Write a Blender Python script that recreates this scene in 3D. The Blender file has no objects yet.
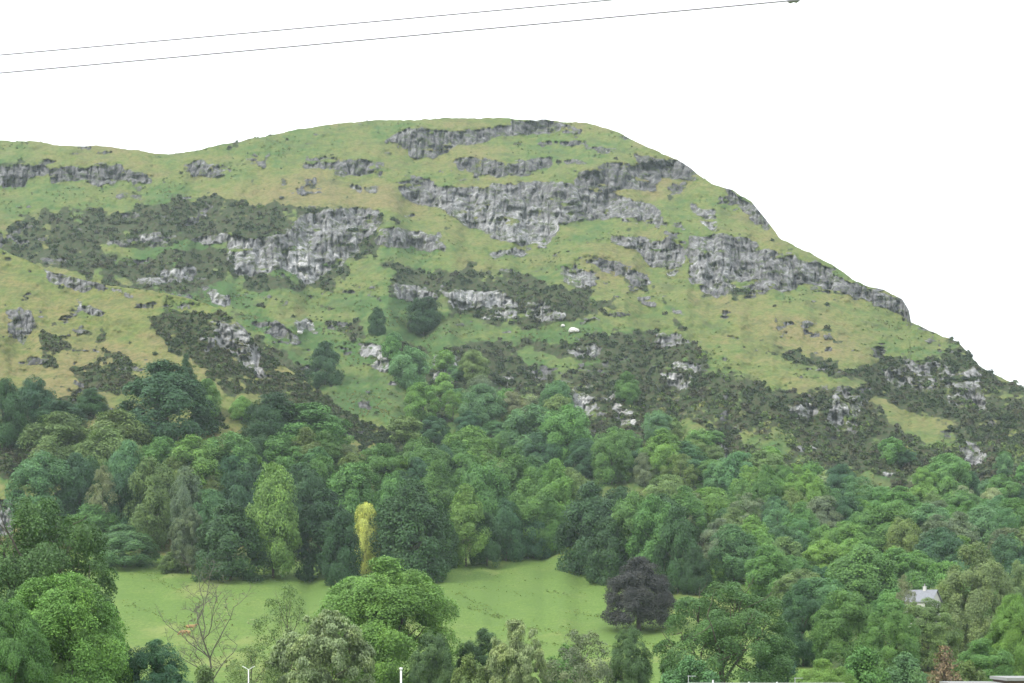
import bpy, bmesh, math, random
import numpy as np

# ------------------------------------------------------------------ basics
F, CX, HY, CZ = 1624.0, 512.0, 620.0, 14.0      # focal length (px), horizon row and camera height (m)
C = bpy.context.scene.collection
rng = np.random.default_rng(7)
random.seed(7)

def wp(px, py, Y):
    return ((px - CX) / F * Y, Y, CZ + (HY - py) / F * Y)

def smooth(a, b, x):
    t = np.clip((np.asarray(x, float) - a) / (b - a), 0, 1)
    return t * t * (3 - 2 * t)

def vnoise(x, y, seed):
    xi = np.floor(x).astype(np.int64); yi = np.floor(y).astype(np.int64)
    fx = x - xi; fy = y - yi
    fx = fx * fx * (3 - 2 * fx); fy = fy * fy * (3 - 2 * fy)
    def h(a, b):
        n = (a * 374761393 + b * 668265263 + seed * 982451653) & 0xFFFFFFFF
        n = ((n ^ (n >> 13)) * 1274126177) & 0xFFFFFFFF
        n = n ^ (n >> 16)
        return (n & 0xFFFF) / 65535.0
    a = h(xi, yi); b = h(xi + 1, yi); c = h(xi, yi + 1); d = h(xi + 1, yi + 1)
    return (a + (b - a) * fx) * (1 - fy) + (c + (d - c) * fx) * fy

def fbm(x, y, seed, octv=4, gain=0.5):
    s = 0; amp = 1; tot = 0
    for k in range(octv):
        s = s + amp * vnoise(x * 2 ** k + 17.3 * k, y * 2 ** k + 9.1 * k, seed + k)
        tot += amp; amp *= gain
    return s / tot                      # 0..1, mean .5

def np_mesh(name, V, faces, n, attrs=None, shade=True):
    """faces: (M, n) int array"""
    me = bpy.data.meshes.new(name)
    V = np.ascontiguousarray(V, np.float32); faces = np.ascontiguousarray(faces, np.int32)
    me.vertices.add(len(V)); me.vertices.foreach_set('co', V.ravel())
    me.loops.add(faces.size); me.loops.foreach_set('vertex_index', faces.ravel())
    me.polygons.add(len(faces))
    me.polygons.foreach_set('loop_start', np.arange(0, faces.size, n, dtype=np.int32))
    me.polygons.foreach_set('use_smooth', np.full(len(faces), shade, dtype=bool))
    for k, v in (attrs or {}).items():
        a = me.attributes.new(k, 'FLOAT', 'POINT')
        a.data.foreach_set('value', np.ascontiguousarray(v, np.float32))
    me.update(calc_edges=True)
    return me

def link(name, me, mat=None, parent=None):
    o = bpy.data.objects.new(name, me); C.objects.link(o)
    if mat is not None and not me.materials: me.materials.append(mat)
    if parent is not None: o.parent = parent
    return o

def tag(o, label=None, cat=None, group=None, kind=None):
    if label: o['label'] = label
    if cat: o['category'] = cat
    if group: o['group'] = group
    if kind: o['kind'] = kind
    return o

def empty(name, loc, label, cat, group=None):
    o = bpy.data.objects.new(name, None); C.objects.link(o)
    o.location = loc; o.empty_display_size = 0.3
    return tag(o, label, cat, group)

class MB:
    def __init__(s): s.v = []; s.f = []
    def tube(s, pts, rad, n=6, cap=True):
        pts = [np.array(p, float) for p in pts]; b0 = len(s.v)
        ref = np.array([0.31, 0.87, 0.38])
        for i, p in enumerate(pts):
            d = pts[min(i + 1, len(pts) - 1)] - pts[max(i - 1, 0)]
            d = d / (np.linalg.norm(d) + 1e-9)
            if abs(d @ ref) > 0.95: ref = np.array([0.9, -0.2, 0.38])
            u = np.cross(d, ref); u /= np.linalg.norm(u); w = np.cross(d, u)
            for k in range(n):
                a = 2 * math.pi * k / n
                s.v.append(tuple(p + rad[i] * (math.cos(a) * u + math.sin(a) * w)))
        for i in range(len(pts) - 1):
            for k in range(n):
                a = b0 + i * n + k; b = b0 + i * n + (k + 1) % n
                s.f.append((a, b, b + n, a + n))
        if cap:
            s.f.append(tuple(b0 + k for k in range(n))[::-1])
            s.f.append(tuple(b0 + (len(pts) - 1) * n + k for k in range(n)))
    def box(s, x0, x1, y0, y1, z0, z1):
        b = len(s.v)
        s.v += [(x, y, z) for z in (z0, z1) for y in (y0, y1) for x in (x0, x1)]
        s.f += [tuple(b + i for i in q) for q in ((0, 2, 3, 1), (4, 5, 7, 6), (0, 1, 5, 4), (2, 6, 7, 3), (0, 4, 6, 2), (1, 3, 7, 5))]
    def poly(s, vs, fs):
        b = len(s.v); s.v += [tuple(v) for v in vs]; s.f += [tuple(b + i for i in q) for q in fs]
    def mesh(s, name, sm=False):
        me = bpy.data.meshes.new(name); me.from_pydata(s.v, [], s.f); me.update()
        for p in me.polygons: p.use_smooth = sm
        return me
    def build(s, name, mat, parent=None, sm=False):
        return link(name, s.mesh(name, sm), mat, parent)

# ------------------------------------------------------------------ materials
class NT:
    def __init__(s, name):
        s.m = bpy.data.materials.new(name); s.m.use_nodes = True
        s.t = s.m.node_tree; s.t.nodes.clear()
        s.out = s.t.nodes.new('ShaderNodeOutputMaterial')
    def n(s, typ, **kw):
        nd = s.t.nodes.new(typ)
        for k, v in kw.items():
            if k.startswith('i_'):
                nd.inputs[k[2:].replace('_', ' ')].default_value = v
            else: setattr(nd, k, v)
        return nd
    def l(s, a, b): s.t.links.new(a, b)
    def put(s, v, sock):
        if hasattr(v, 'links') or isinstance(v, bpy.types.NodeSocket): s.l(v, sock)
        else: sock.default_value = v
    def math(s, op, a, b=0.0, clamp=False):
        nd = s.n('ShaderNodeMath', operation=op, use_clamp=clamp)
        s.put(a, nd.inputs[0]); s.put(b, nd.inputs[1]); return nd.outputs[0]
    def mix(s, f, a, b, mode='MIX'):
        nd = s.n('ShaderNodeMix', data_type='RGBA', blend_type=mode, clamp_factor=True)
        s.put(f, nd.inputs[0])
        s.put(a if not isinstance(a, tuple) else (*a, 1)[:4], nd.inputs[6])
        s.put(b if not isinstance(b, tuple) else (*b, 1)[:4], nd.inputs[7])
        return nd.outputs[2]
    def noise(s, scale, detail=3, vec=None, rough=0.55, out=0):
        nd = s.n('ShaderNodeTexNoise'); nd.inputs['Scale'].default_value = scale
        nd.inputs['Detail'].default_value = detail; nd.inputs['Roughness'].default_value = rough
        if vec is not None: s.l(vec, nd.inputs['Vector'])
        return nd.outputs[out]
    def attr(s, name):
        nd = s.n('ShaderNodeAttribute', attribute_name=name); return nd.outputs['Fac']
    def ss(s, x, a, b):
        nd = s.n('ShaderNodeMapRange', interpolation_type='SMOOTHSTEP')
        s.put(x, nd.inputs[0]); nd.inputs[1].default_value = a; nd.inputs[2].default_value = b
        return nd.outputs[0]
    def ramp(s, x, stops):
        nd = s.n('ShaderNodeValToRGB'); s.l(x, nd.inputs[0]); e = nd.color_ramp.elements
        while len(e) < len(stops): e.new(0.5)
        for i, (p, c) in enumerate(stops):
            e[i].position = p; e[i].color = (*c, 1)
        return nd.outputs[0]
    def pos(s, sc=(1, 1, 1)):
        g = s.n('ShaderNodeNewGeometry')
        mp = s.n('ShaderNodeMapping'); s.l(g.outputs['Position'], mp.inputs[0]); mp.inputs['Scale'].default_value = sc
        return mp.outputs[0]

def simple_mat(name, col, rough=0.7, var=0.15, scale=3.0, metal=0.0):
    t = NT(name); ps = t.pos()
    n1 = t.noise(scale, 4, ps)
    f = t.math('ADD', t.math('MULTIPLY', n1, 2 * var), 1 - var)
    nd = t.n('ShaderNodeMix', data_type='RGBA', blend_type='MULTIPLY'); nd.inputs[0].default_value = 1
    nd.inputs[6].default_value = (*col, 1)
    cb = t.n('ShaderNodeCombineColor'); [t.l(f, cb.inputs[i]) for i in range(3)]
    t.l(cb.outputs[0], nd.inputs[7])
    b = t.n('ShaderNodeBsdfPrincipled'); t.l(nd.outputs[2], b.inputs['Base Color'])
    b.inputs['Roughness'].default_value = rough; b.inputs['Metallic'].default_value = metal
    t.l(b.outputs[0], t.out.inputs[0]); return t.m

def hill_mat():
    t = NT('hillside'); ps = t.pos()
    gr, rock, scr, pale, dry = (t.attr(k) for k in ('lush', 'rock', 'scrub', 'pale', 'field'))
    big = t.noise(0.018, 4, ps); mid = t.noise(0.12, 4, ps); fine = t.noise(0.42, 5, ps, 0.72)
    g = t.math('ADD', gr, t.math('ADD', t.math('MULTIPLY', t.math('SUBTRACT', big, .5), 1.0), t.math('MULTIPLY', t.math('SUBTRACT', mid, .5), .85)))
    gc = t.ramp(g, [(0.0, (.168, .142, .064)), (0.27, (.148, .148, .054)), (0.58, (.110, .142, .041)), (0.9, (.052, .108, .029)), (1.0, (.042, .094, .027))])
    m = t.ss(fine, .36, .62)
    gc = t.mix(t.math('MULTIPLY', t.math('SUBTRACT', 1.0, m), .62), gc, (.058, .080, .028))
    big2 = t.noise(0.045, 5, t.pos((1, 1, 2.2)), .7)
    gc = t.mix(t.math('MULTIPLY', t.ss(big2, .50, .68), .6), gc, (.066, .080, .034))
    fc = t.ramp(t.math('ADD', t.math('MULTIPLY', big, .5), t.math('MULTIPLY', mid, .5)), [(0.25, (.086, .150, .034)), (0.5, (.114, .178, .042)), (0.75, (.150, .192, .058))])
    fine2 = t.noise(1.6, 4, t.pos((1, .35, 1)), 0.65)
    fc = t.mix(t.math('MULTIPLY', t.ss(fine2, .66, .42), .45), fc, (.058, .108, .024))
    damp = t.noise(.030, 5, t.pos((1, .5, 1)), .68)
    fc = t.mix(t.math('MULTIPLY', t.ss(damp, .50, .62), .70), fc, (.086, .144, .036))
    fc = t.mix(t.math('MULTIPLY', t.ss(damp, .47, .37), .60), fc, (.178, .205, .068))
    gc = t.mix(t.ss(dry, .35, .65), gc, fc)
    # heather and gorse ground
    sc = t.ramp(t.noise(0.35, 4, ps, .65), [(0.3, (.019, .034, .013)), (0.46, (.031, .049, .018)), (0.58, (.047, .043, .025)), (0.70, (.044, .072, .022))])
    sf = t.ss(t.math('ADD', scr, t.math('ADD', t.math('MULTIPLY', t.math('SUBTRACT', fine, .5), .5), t.math('MULTIPLY', t.math('SUBTRACT', mid, .5), .6))), .40, .60)
    col = t.mix(sf, gc, sc)
    # rock: streaked vertically, lichen pale patches
    st = t.noise(0.20, 6, t.pos((1, 1, .30)), .66)
    st2 = t.noise(0.45, 4, t.pos((1, 1, .10)), .6)
    rv = t.math('ADD', t.math('ADD', t.math('MULTIPLY', st, .95), t.math('MULTIPLY', st2, .45)), t.math('SUBTRACT', t.math('MULTIPLY', pale, .30), .32))
    rc = t.ramp(rv, [(0.25, (.031, .031, .032)), (0.38, (.068, .068, .070)), (0.50, (.124, .124, .125)), (0.64, (.22, .223, .222)), (0.80, (.44, .435, .42))])
    rc = t.mix(t.math('MULTIPLY', t.ss(t.noise(.16, 5, t.pos((1, 1, 2.2)), .66), .52, .60), .8), rc, (.060, .078, .032))
    rf = t.ss(t.math('ADD', rock, t.math('MULTIPLY', t.math('SUBTRACT', st, .5), 1.25)), .37, .58)
    col = t.mix(rf, col, rc)
    b = t.n('ShaderNodeBsdfPrincipled'); t.l(col, b.inputs['Base Color'])
    b.inputs['Roughness'].default_value = .95; b.inputs['Specular IOR Level'].default_value = .1
    bp = t.n('ShaderNodeBump'); bp.inputs['Strength'].default_value = .6; bp.inputs['Distance'].default_value = .8
    h = t.math('ADD', t.math('MULTIPLY', fine, .6), t.math('MULTIPLY', t.math('MULTIPLY', st, rf), 1.6))
    t.l(h, bp.inputs['Height']); t.l(bp.outputs[0], b.inputs['Normal'])
    t.l(b.outputs[0], t.out.inputs[0]); return t.m

def leaf_mat(name, use_obj=True):
    t = NT(name)
    if use_obj:
        oi = t.n('ShaderNodeObjectInfo'); base = oi.outputs['Color']; rnd = oi.outputs['Random']
    else:
        base = t.ramp(t.attr('tint'), [(0.0, (.023, .042, .017)), (0.3, (.036, .061, .021)), (0.5, (.052, .050, .030)), (0.65, (.046, .076, .027)), (0.85, (.090, .140, .036)), (1.0, (.150, .165, .062))])
    tone = t.attr('tone')                       # a leaf spray's own shade of green; inner crown mass painted darker
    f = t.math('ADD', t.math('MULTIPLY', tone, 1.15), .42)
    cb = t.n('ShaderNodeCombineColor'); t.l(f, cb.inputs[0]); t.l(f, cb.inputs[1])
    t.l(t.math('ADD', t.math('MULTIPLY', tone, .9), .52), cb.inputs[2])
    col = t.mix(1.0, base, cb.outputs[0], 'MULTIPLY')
    n1 = t.noise(.35, 3, t.pos())
    col = t.mix(t.math('MULTIPLY', t.ss(n1, .45, .7), .35), col, t.mix(1.0, col, (1.5, 1.35, .8), 'MULTIPLY'))
    d = t.n('ShaderNodeBsdfPrincipled'); t.l(col, d.inputs['Base Color'])
    d.inputs['Roughness'].default_value = .6; d.inputs['Specular IOR Level'].default_value = .22
    tr = t.n('ShaderNodeBsdfTranslucent')
    t.l(t.mix(1.0, col, (1.15, 1.35, .7), 'MULTIPLY'), tr.inputs[0])
    mx = t.n('ShaderNodeMixShader'); mx.inputs[0].default_value = .17
    t.l(d.outputs[0], mx.inputs[1]); t.l(tr.outputs[0], mx.inputs[2]); t.l(mx.outputs[0], t.out.inputs[0])
    return t.m

HILL = hill_mat(); LEAF = leaf_mat('foliage'); SCRUB = leaf_mat('heather_foliage', False)
BARK = simple_mat('bark', (.085, .070, .055), .9, .35, 2.5)
PALEBARK = simple_mat('pale_bark', (.32, .30, .26), .85, .35, 2.0)
GREYBARK = simple_mat('grey_bark', (.115, .108, .086), .9, .3, 2.0)
WHITE = simple_mat('white_paint', (.62, .63, .62), .5, .06, 2.0)
HARL = simple_mat('white_render', (.50, .50, .47), .9, .10, 1.2)
SLATE = simple_mat('slate', (.17, .18, .20), .7, .25, 2.5)
BROWN = simple_mat('brown_cladding', (.10, .060, .042), .8, .2, 3.0)
FELT = simple_mat('pale_roof_edge', (.22, .225, .22), .8, .1, 2.0)
DARKGLASS = simple_mat('window_glass', (.03, .035, .04), .1, .1, 1.0)
WIRE = simple_mat('cable_grey', (.26, .24, .29), .6, .1, 4.0)
METAL = simple_mat('grey_metal', (.55, .56, .58), .4, .1, 3.0, .5)
COAT = simple_mat('ginger_coat', (.30, .195, .085), .9, .3, 2.5)
HORN = simple_mat('horn', (.45, .40, .30), .5, .1, 4.0)
BOULDER = simple_mat('lichened_boulder', (.52, .51, .48), .9, .3, .9)
HAZE, SUN, EXPO = 0.000075, 1.5, 1.15
# ------------------------------------------------------------------ hill shape
PX0, PX1, PY0, PY1 = -300, 1330, 90, 780
W, Hh = PX1 - PX0 + 1, PY1 - PY0 + 1
gx, gy = np.meshgrid(np.arange(PX0, PX1 + 1, dtype=float), np.arange(PY0, PY1 + 1, dtype=float))

def blur(a, s):
    r = max(1, int(round(s)))
    for ax in (0, 1):
        for _ in range(2):
            p = np.pad(a, [(r + 1, r) if i == ax else (0, 0) for i in (0, 1)], mode='edge')
            c = np.cumsum(p, axis=ax)
            n = a.shape[ax]
            hi = np.take(c, np.arange(2 * r + 1, 2 * r + 1 + n), axis=ax); lo = np.take(c, np.arange(0, n), axis=ax)
            a = (hi - lo) / (2 * r + 1)
    return a

def fill(pts, warp=3.0, seed=0):
    """survey outline -> mask, with an uneven edge"""
    m = np.zeros((Hh, W))
    xs = [p[0] for p in pts]; ys = [p[1] for p in pts]
    x0, x1 = int(max(PX0, min(xs) - 12)) - PX0, int(min(PX1, max(xs) + 12)) - PX0
    y0, y1 = int(max(PY0, min(ys) - 12)) - PY0, int(min(PY1, max(ys) + 12)) - PY0
    X = gx[y0:y1, x0:x1]; Y = gy[y0:y1, x0:x1]
    if warp:
        X, Y = (X + warp * 2 * (fbm(X / 11, Y / 11, 40 + seed, 3) - .5) * 2, Y + warp * 1.5 * (fbm(X / 11, Y / 11, 60 + seed, 3) - .5) * 2)
    ins = np.zeros(X.shape, bool); n = len(pts)
    for i in range(n):
        ax, ay = pts[i]; bx, by = pts[(i + 1) % n]
        if ay == by: continue
        c = ((ay > Y) != (by > Y)) & (X < (bx - ax) * (Y - ay) / (by - ay) + ax)
        ins ^= c
    m[y0:y1, x0:x1] = ins
    return m

def box4(x0, y0, x1, y1, sl=0):        # slanted lens outline
    xc = (x0 + x1) / 2; yc = (y0 + y1) / 2; a = (x1 - x0) / 2; b = (y1 - y0) / 2
    return [(xc + a * math.cos(k * math.pi / 6), yc + b * math.sin(k * math.pi / 6) + sl * a * math.cos(k * math.pi / 6)) for k in range(12)]

ROCK = [  # (outline, strength, paleness) crags of the hill
 ([(399,138),(411,129),(442,131),(483,129),(517,120),(555,121),(586,130),(587,136),(530,133),(492,139),(458,145),(433,159),(414,159),(405,147)],1,.15),
 ([(449,162),(474,157),(505,161),(552,157),(553,166),(527,177),(483,179),(461,171)],.9,.15),
 ([(583,147),(620,148),(620,153),(583,152)],.9,.1),
 ([(571,180),(580,171),(605,165),(639,165),(630,154),(652,157),(680,160),(699,172),(692,179),(661,179),(655,193),(636,187),(605,190),(580,188)],1,.1),
 ([(667,184),(690,180),(680,192),(670,195)],.9,.1),
 ([(392,183),(411,177),(442,185),(486,185),(536,183),(571,183),(580,191),(624,196),(661,207),(663,219),(658,230),(630,227),(599,219),(561,227),(549,247),(530,247),(499,240),(467,227),(449,213),(411,201)],1,.35),
 ([(449,207),(470,205),(500,212),(540,205),(561,222),(549,245),(530,246),(499,239),(467,226)],1,.62),
 ([(489,251),(527,251),(520,258),(492,258)],.8,.5),
 ([(602,232),(630,237),(671,241),(685,251),(682,272),(674,276),(655,268),(636,251),(611,240)],1,.45),
 ([(589,260),(611,260),(642,269),(655,282),(636,285),(611,276)],.9,.35),
 ([(558,276),(574,262),(596,279),(596,288),(567,285)],.75,.5),
 ([(374,230),(395,227),(412,231),(440,234),(448,246),(444,252),(412,247),(375,245)],.95,.4),
 ([(692,203),(715,212),(718,228),(699,231)],.8,.4),
 ([(687,237),(715,233),(746,237),(765,250),(796,256),(827,266),(852,284),(871,291),(902,297),(910,310),(911,321),(890,311),(865,302),(840,294),(815,284),(784,289),(746,291),(731,283),(718,297),(690,284),(687,256)],1,.32),
 ([(690,240),(713,238),(720,265),(745,280),(735,290),(722,296),(694,283)],.95,.5),
 ([(721,186),(732,190),(749,203),(765,217),(771,231),(756,225),(734,206)],.85,.25),
 ([(774,320),(812,320),(815,326),(777,327)],.95,.2),
 ([(652,334),(681,330),(692,347),(656,350)],.8,.5),
 ([(636,298),(652,298),(660,306),(640,304)],.8,.45), ([(671,306),(690,318),(692,322),(672,312)],.8,.35),
 ([(228,234),(250,238),(285,232),(300,215),(330,208),(380,210),(375,228),(360,245),(357,255),(342,265),(325,278),(310,283),(293,276),(280,268),(262,275),(240,275),(228,262)],.95,.42),
 ([(291,247),(305,245),(312,262),(322,272),(316,281),(298,281),(293,265)],1,.95),
 ([(234,240),(262,242),(268,270),(256,274),(236,272)],.95,.6),
 ([(107,243),(132,238),(157,232),(178,238),(147,243),(107,248)],.95,.55),
 ([(188,240),(228,229),(236,238),(208,246)],.95,.6), ([(248,320),(280,321),(300,340),(290,343),(266,333)],1.15,.3),
 ([(135,278),(162,270),(198,265),(193,276),(175,285),(135,285)],.85,.6), ([(203,293),(218,288),(231,296),(228,306),(211,305)],.95,.75),
 ([(293,321),(311,319),(319,337),(301,332)],.95,.85), ([(357,343),(372,342),(392,357),(390,372),(367,368)],.95,.85), ([(428,354),(456,354),(458,384),(432,382)],.85,.9),
 ([(394,286),(430,287),(440,300),(415,305),(397,298)],.9,.5), ([(440,292),(458,288),(500,292),(515,300),(520,318),(500,322),(478,317),(455,305)],.9,.75), ([(520,300),(560,300),(575,308),(560,320),(525,318)],.75,.6),
 ([(0,166),(22,164),(48,162),(48,172),(20,187),(-60,187),(-120,180)],.95,.1), ([(48,172),(75,166),(115,166),(150,176),(154,185),(110,183),(50,184)],.95,.15),
 ([(172,168),(200,160),(232,163),(232,175),(190,178)],.7,.15), ([(240,157),(268,154),(270,168),(250,168)],.7,.15), ([(292,162),(325,157),(360,160),(385,163),(380,178),(345,175),(300,170)],.8,.15),
 ([(385,140),(400,132),(402,150),(388,152)],.6,.1), ([(345,183),(375,188),(378,198),(350,192)],.6,.3), ([(400,216),(424,218),(424,222),(402,221)],.7,.2),
 (box4(567,342,600,357),.8,.6), (box4(660,360,702,388,.1),.8,.85), (box4(572,378,598,418),.8,.8), (box4(610,396,636,424,.9),.85,.95), (box4(651,446,661,461),.95,.95),
 (box4(711,441,728,462),.9,.85), (box4(742,472,752,484),.8,.7), (box4(442,399,450,411),.9,.9), (box4(483,411,499,424),.8,.8), (box4(500,374,514,386),.8,.8), (box4(594,376,606,386),.85,.9),
 ([(880,372),(905,365),(950,362),(975,365),(985,390),(992,417),(975,410),(950,402),(925,392),(895,390)],.72,.55), ([(965,362),(977,366),(992,415),(982,412),(968,392)],.9,.5),
 (box4(787,403,820,421),.75,.75), ([(832,395),(862,395),(866,412),(850,432),(836,435),(828,420)],.8,.6), (box4(849,396,866,415),.9,.85), (box4(812,379,828,389,.2),.75,.6),
 ([(783,446),(808,444),(832,448),(828,454),(795,453)],.7,.6), (box4(884,469,896,479),.9,.95), ([(955,446),(975,442),(995,462),(985,470),(965,464)],.7,.75), (box4(936,480,948,494),.7,.85), (box4(906,478,914,490),.6,.7),
 (box4(560,420,575,432),.6,.6),
]
SCRUBM = [
 [(10,240),(60,246),(110,246),(120,262),(100,276),(50,268),(20,256)], [(110,278),(150,284),(205,284),(200,296),(150,290),(105,286)], [(240,318),(262,335),(300,365),(340,402),(330,410),(270,362)],
 [(-300,225),(0,235),(40,212),(70,205),(120,210),(200,200),(280,205),(330,210),(372,214),(350,235),(300,244),(200,240),(150,247),(110,243),(60,262),(-300,300)],
 [(110,270),(130,262),(200,248),(232,243),(240,275),(200,286),(140,290)], [(225,262),(300,280),(340,262),(352,272),(330,290),(250,292)],
 [(320,210),(378,208),(376,250),(350,262),(340,240)],
 [(388,286),(420,272),(470,268),(520,272),(575,288),(618,302),(600,316),(560,324),(500,328),(470,318),(430,308),(395,300)],
 [(328,326),(352,322),(372,330),(410,338),(430,352),(420,372),(396,374),(370,345)],
 [(455,340),(500,335),(560,345),(640,332),(700,345),(735,368),(768,388),(800,385),(868,388),(878,405),(900,425),(930,445),(1000,440),(1330,440),(1330,640),(900,620),(700,560),(640,470),(560,450),(440,420),(420,380)],
 [(774,348),(815,352),(840,368),(872,378),(858,365),(905,358),(945,360),(962,346),(980,356),(1000,375),(1030,388),(1330,520),(1330,600),(1000,480),(930,430),(895,420),(868,398),(820,375),(780,362)],
 [(700,275),(760,288),(745,300),(705,296)], [(612,272),(660,286),(640,292)], [(658,300),(672,312),(700,330),(690,332),(668,316)],
 [(375,258),(400,262),(418,270),(380,272)], [(560,340),(600,336),(640,342),(600,356)], [(940,338),(960,338),(985,360),(955,352)],
 [(0,165),(40,162),(40,166),(0,170)],
]
UNSCRUB = [[(365,305),(396,302),(405,296),(445,304),(448,342),(365,342)], [(300,345),(350,345),(352,398),(310,392)],[(868,398),(885,403),(925,420),(958,434),(935,444),(898,430)], [(768,425),(785,435),(782,452),(768,452)], [(735,430),(790,446),(780,455),(740,445)], [(355,375),(420,380),(400,440),(370,420)], [(700,355),(760,352),(830,372),(870,386),(800,392),(755,382),(720,368)],
 [(345,322),(420,330),(470,320),(520,335),(455,345),(430,345)], [(500,350),(560,355),(610,365),(560,372)], [(690,455),(760,462),(800,500),(740,520),(680,480)], [(640,430),(690,420),(720,440),(690,456)], [(860,470),(900,480),(880,500),(850,490)], [(440,395),(500,390),(520,420),(460,430)]]
LUSH = [([(130,284),(230,280),(350,262),(400,252),(450,275),(395,292),(420,315),(520,328),(570,345),(520,400),(430,420),(380,415),(300,375),(240,312)],1.12),([(75,262),(125,250),(190,244),(240,252),(205,266),(130,272)],1.2),([(-300,205),(0,195),(130,182),(210,185),(180,205),(60,210),(-300,240)],.78),([(390,232),(470,245),(560,252),(590,270),(520,280),(430,282),(400,262)],.85),([(560,345),(640,335),(690,350),(760,390),(640,400)],.8),([(280,330),(350,330),(420,345),(400,420),(360,415),(320,385)],.95),([(225,290),(300,285),(420,250),(520,262),(420,300),(330,310),(240,310)],.72),([(430,318),(560,330),(640,335),(640,350),(500,345)],.95),([(75,262),(125,250),(190,244),(235,252),(200,262),(130,270)],1.0),([(230,280),(350,268),(360,290),(300,312),(230,305)],.75),([(330,300),(420,300),(520,335),(640,345),(560,360),(400,380),(330,420)],.9),
 ([(400,260),(470,255),(560,250),(540,275),(430,275),(395,280)],.62),([(560,230),(610,225),(600,255),(560,250)],.75),([(0,205),(120,190),(200,200),(60,208)],.62),([(600,290),(700,350),(780,340),(700,300)],.55),([(530,440),(1330,440),(1330,640),(700,640)],.85),
 ([(400,370),(560,440),(640,480),(400,460)],.85),([(650,200),(690,190),(700,240),(680,245)],.7),([(640,470),(790,430),(790,520),(640,520)],.85)]
DRYM = [([(180,203),(240,178),(330,172),(400,182),(395,205),(300,207)],.08),([(600,240),(680,270),(900,330),(940,345),(880,370),(700,330),(600,290)],.40),([(250,306),(330,312),(360,322),(300,318)],.1),([(415,262),(470,258),(520,262),(430,270)],.15),([(780,375),(840,385),(800,392)],.1),([(-300,300),(40,310),(100,380),(60,420),(-300,420)],.1)]

# the small spur in front, at the left
ROCK2 = [([(40,268),(61,265),(107,276),(109,283),(81,292),(56,286),(46,279)],.95,.45),([(101,288),(127,288),(137,303),(122,298)],.75,.5),([(76,300),(89,301),(104,314),(99,317),(79,307)],.85,.65),
 ([(5,305),(23,306),(38,317),(39,328),(23,347),(10,341)],.75,.3),([(175,303),(198,303),(195,312),(180,314)],.75,.35),([(208,319),(239,321),(256,342),(262,375),(239,364),(216,344)],.85,.6),([(236,326),(250,336),(266,372),(262,384),(248,362)],.95,.8),
 ([(-20,502),(8,498),(19,512),(14,538),(-20,535)],.9,.7),([(62,318),(72,322),(70,330),(62,326)],.7,.5),(box4(-60,330,-20,360),.8,.4),([(200,335),(215,340),(218,350),(205,350)],.7,.7)]
SCRUB2 = [[(152,316),(168,310),(205,308),(245,322),(268,356),(300,378),(345,410),(400,432),(480,480),(440,480),(360,440),(270,402),(230,392),(190,360),(160,342),(152,330)], [(68,368),(90,360),(118,354),(140,366),(138,392),(105,398),(80,384)], [(28,332),(45,332),(72,342),(68,349),(45,345)], [(38,352),(60,360),(56,368),(42,358)], [(88,332),(100,334),(102,340),(92,338)],
 [(60,396),(85,392),(110,410),(60,440)], [(0,432),(40,440),(20,480),(-20,470)], [(195,400),(235,420),(215,434),(200,424)]]
DRY2 = [([(-300,255),(0,255),(60,300),(110,320),(60,350),(-300,350)],.22),([(-300,290),(0,290),(50,330),(120,350),(150,330),(180,345),(130,365),(60,390),(0,380),(-300,380)],.08),([(100,300),(180,300),(150,320),(110,325)],.25),([(70,385),(110,400),(90,420),(60,400)],.1),([(200,398),(245,405),(235,440),(200,430)],.25),([(-20,480),(20,500),(15,560),(-20,560)],.12)]
LUSH2 = [([(0,250),(60,275),(90,330),(50,310),(0,280)],.55),([(110,335),(170,330),(180,350),(130,355)],.72),([(210,405),(300,405),(380,430),(300,450)],.7),([(-10,450),(30,455),(30,490),(-10,490)],.8)]

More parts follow.
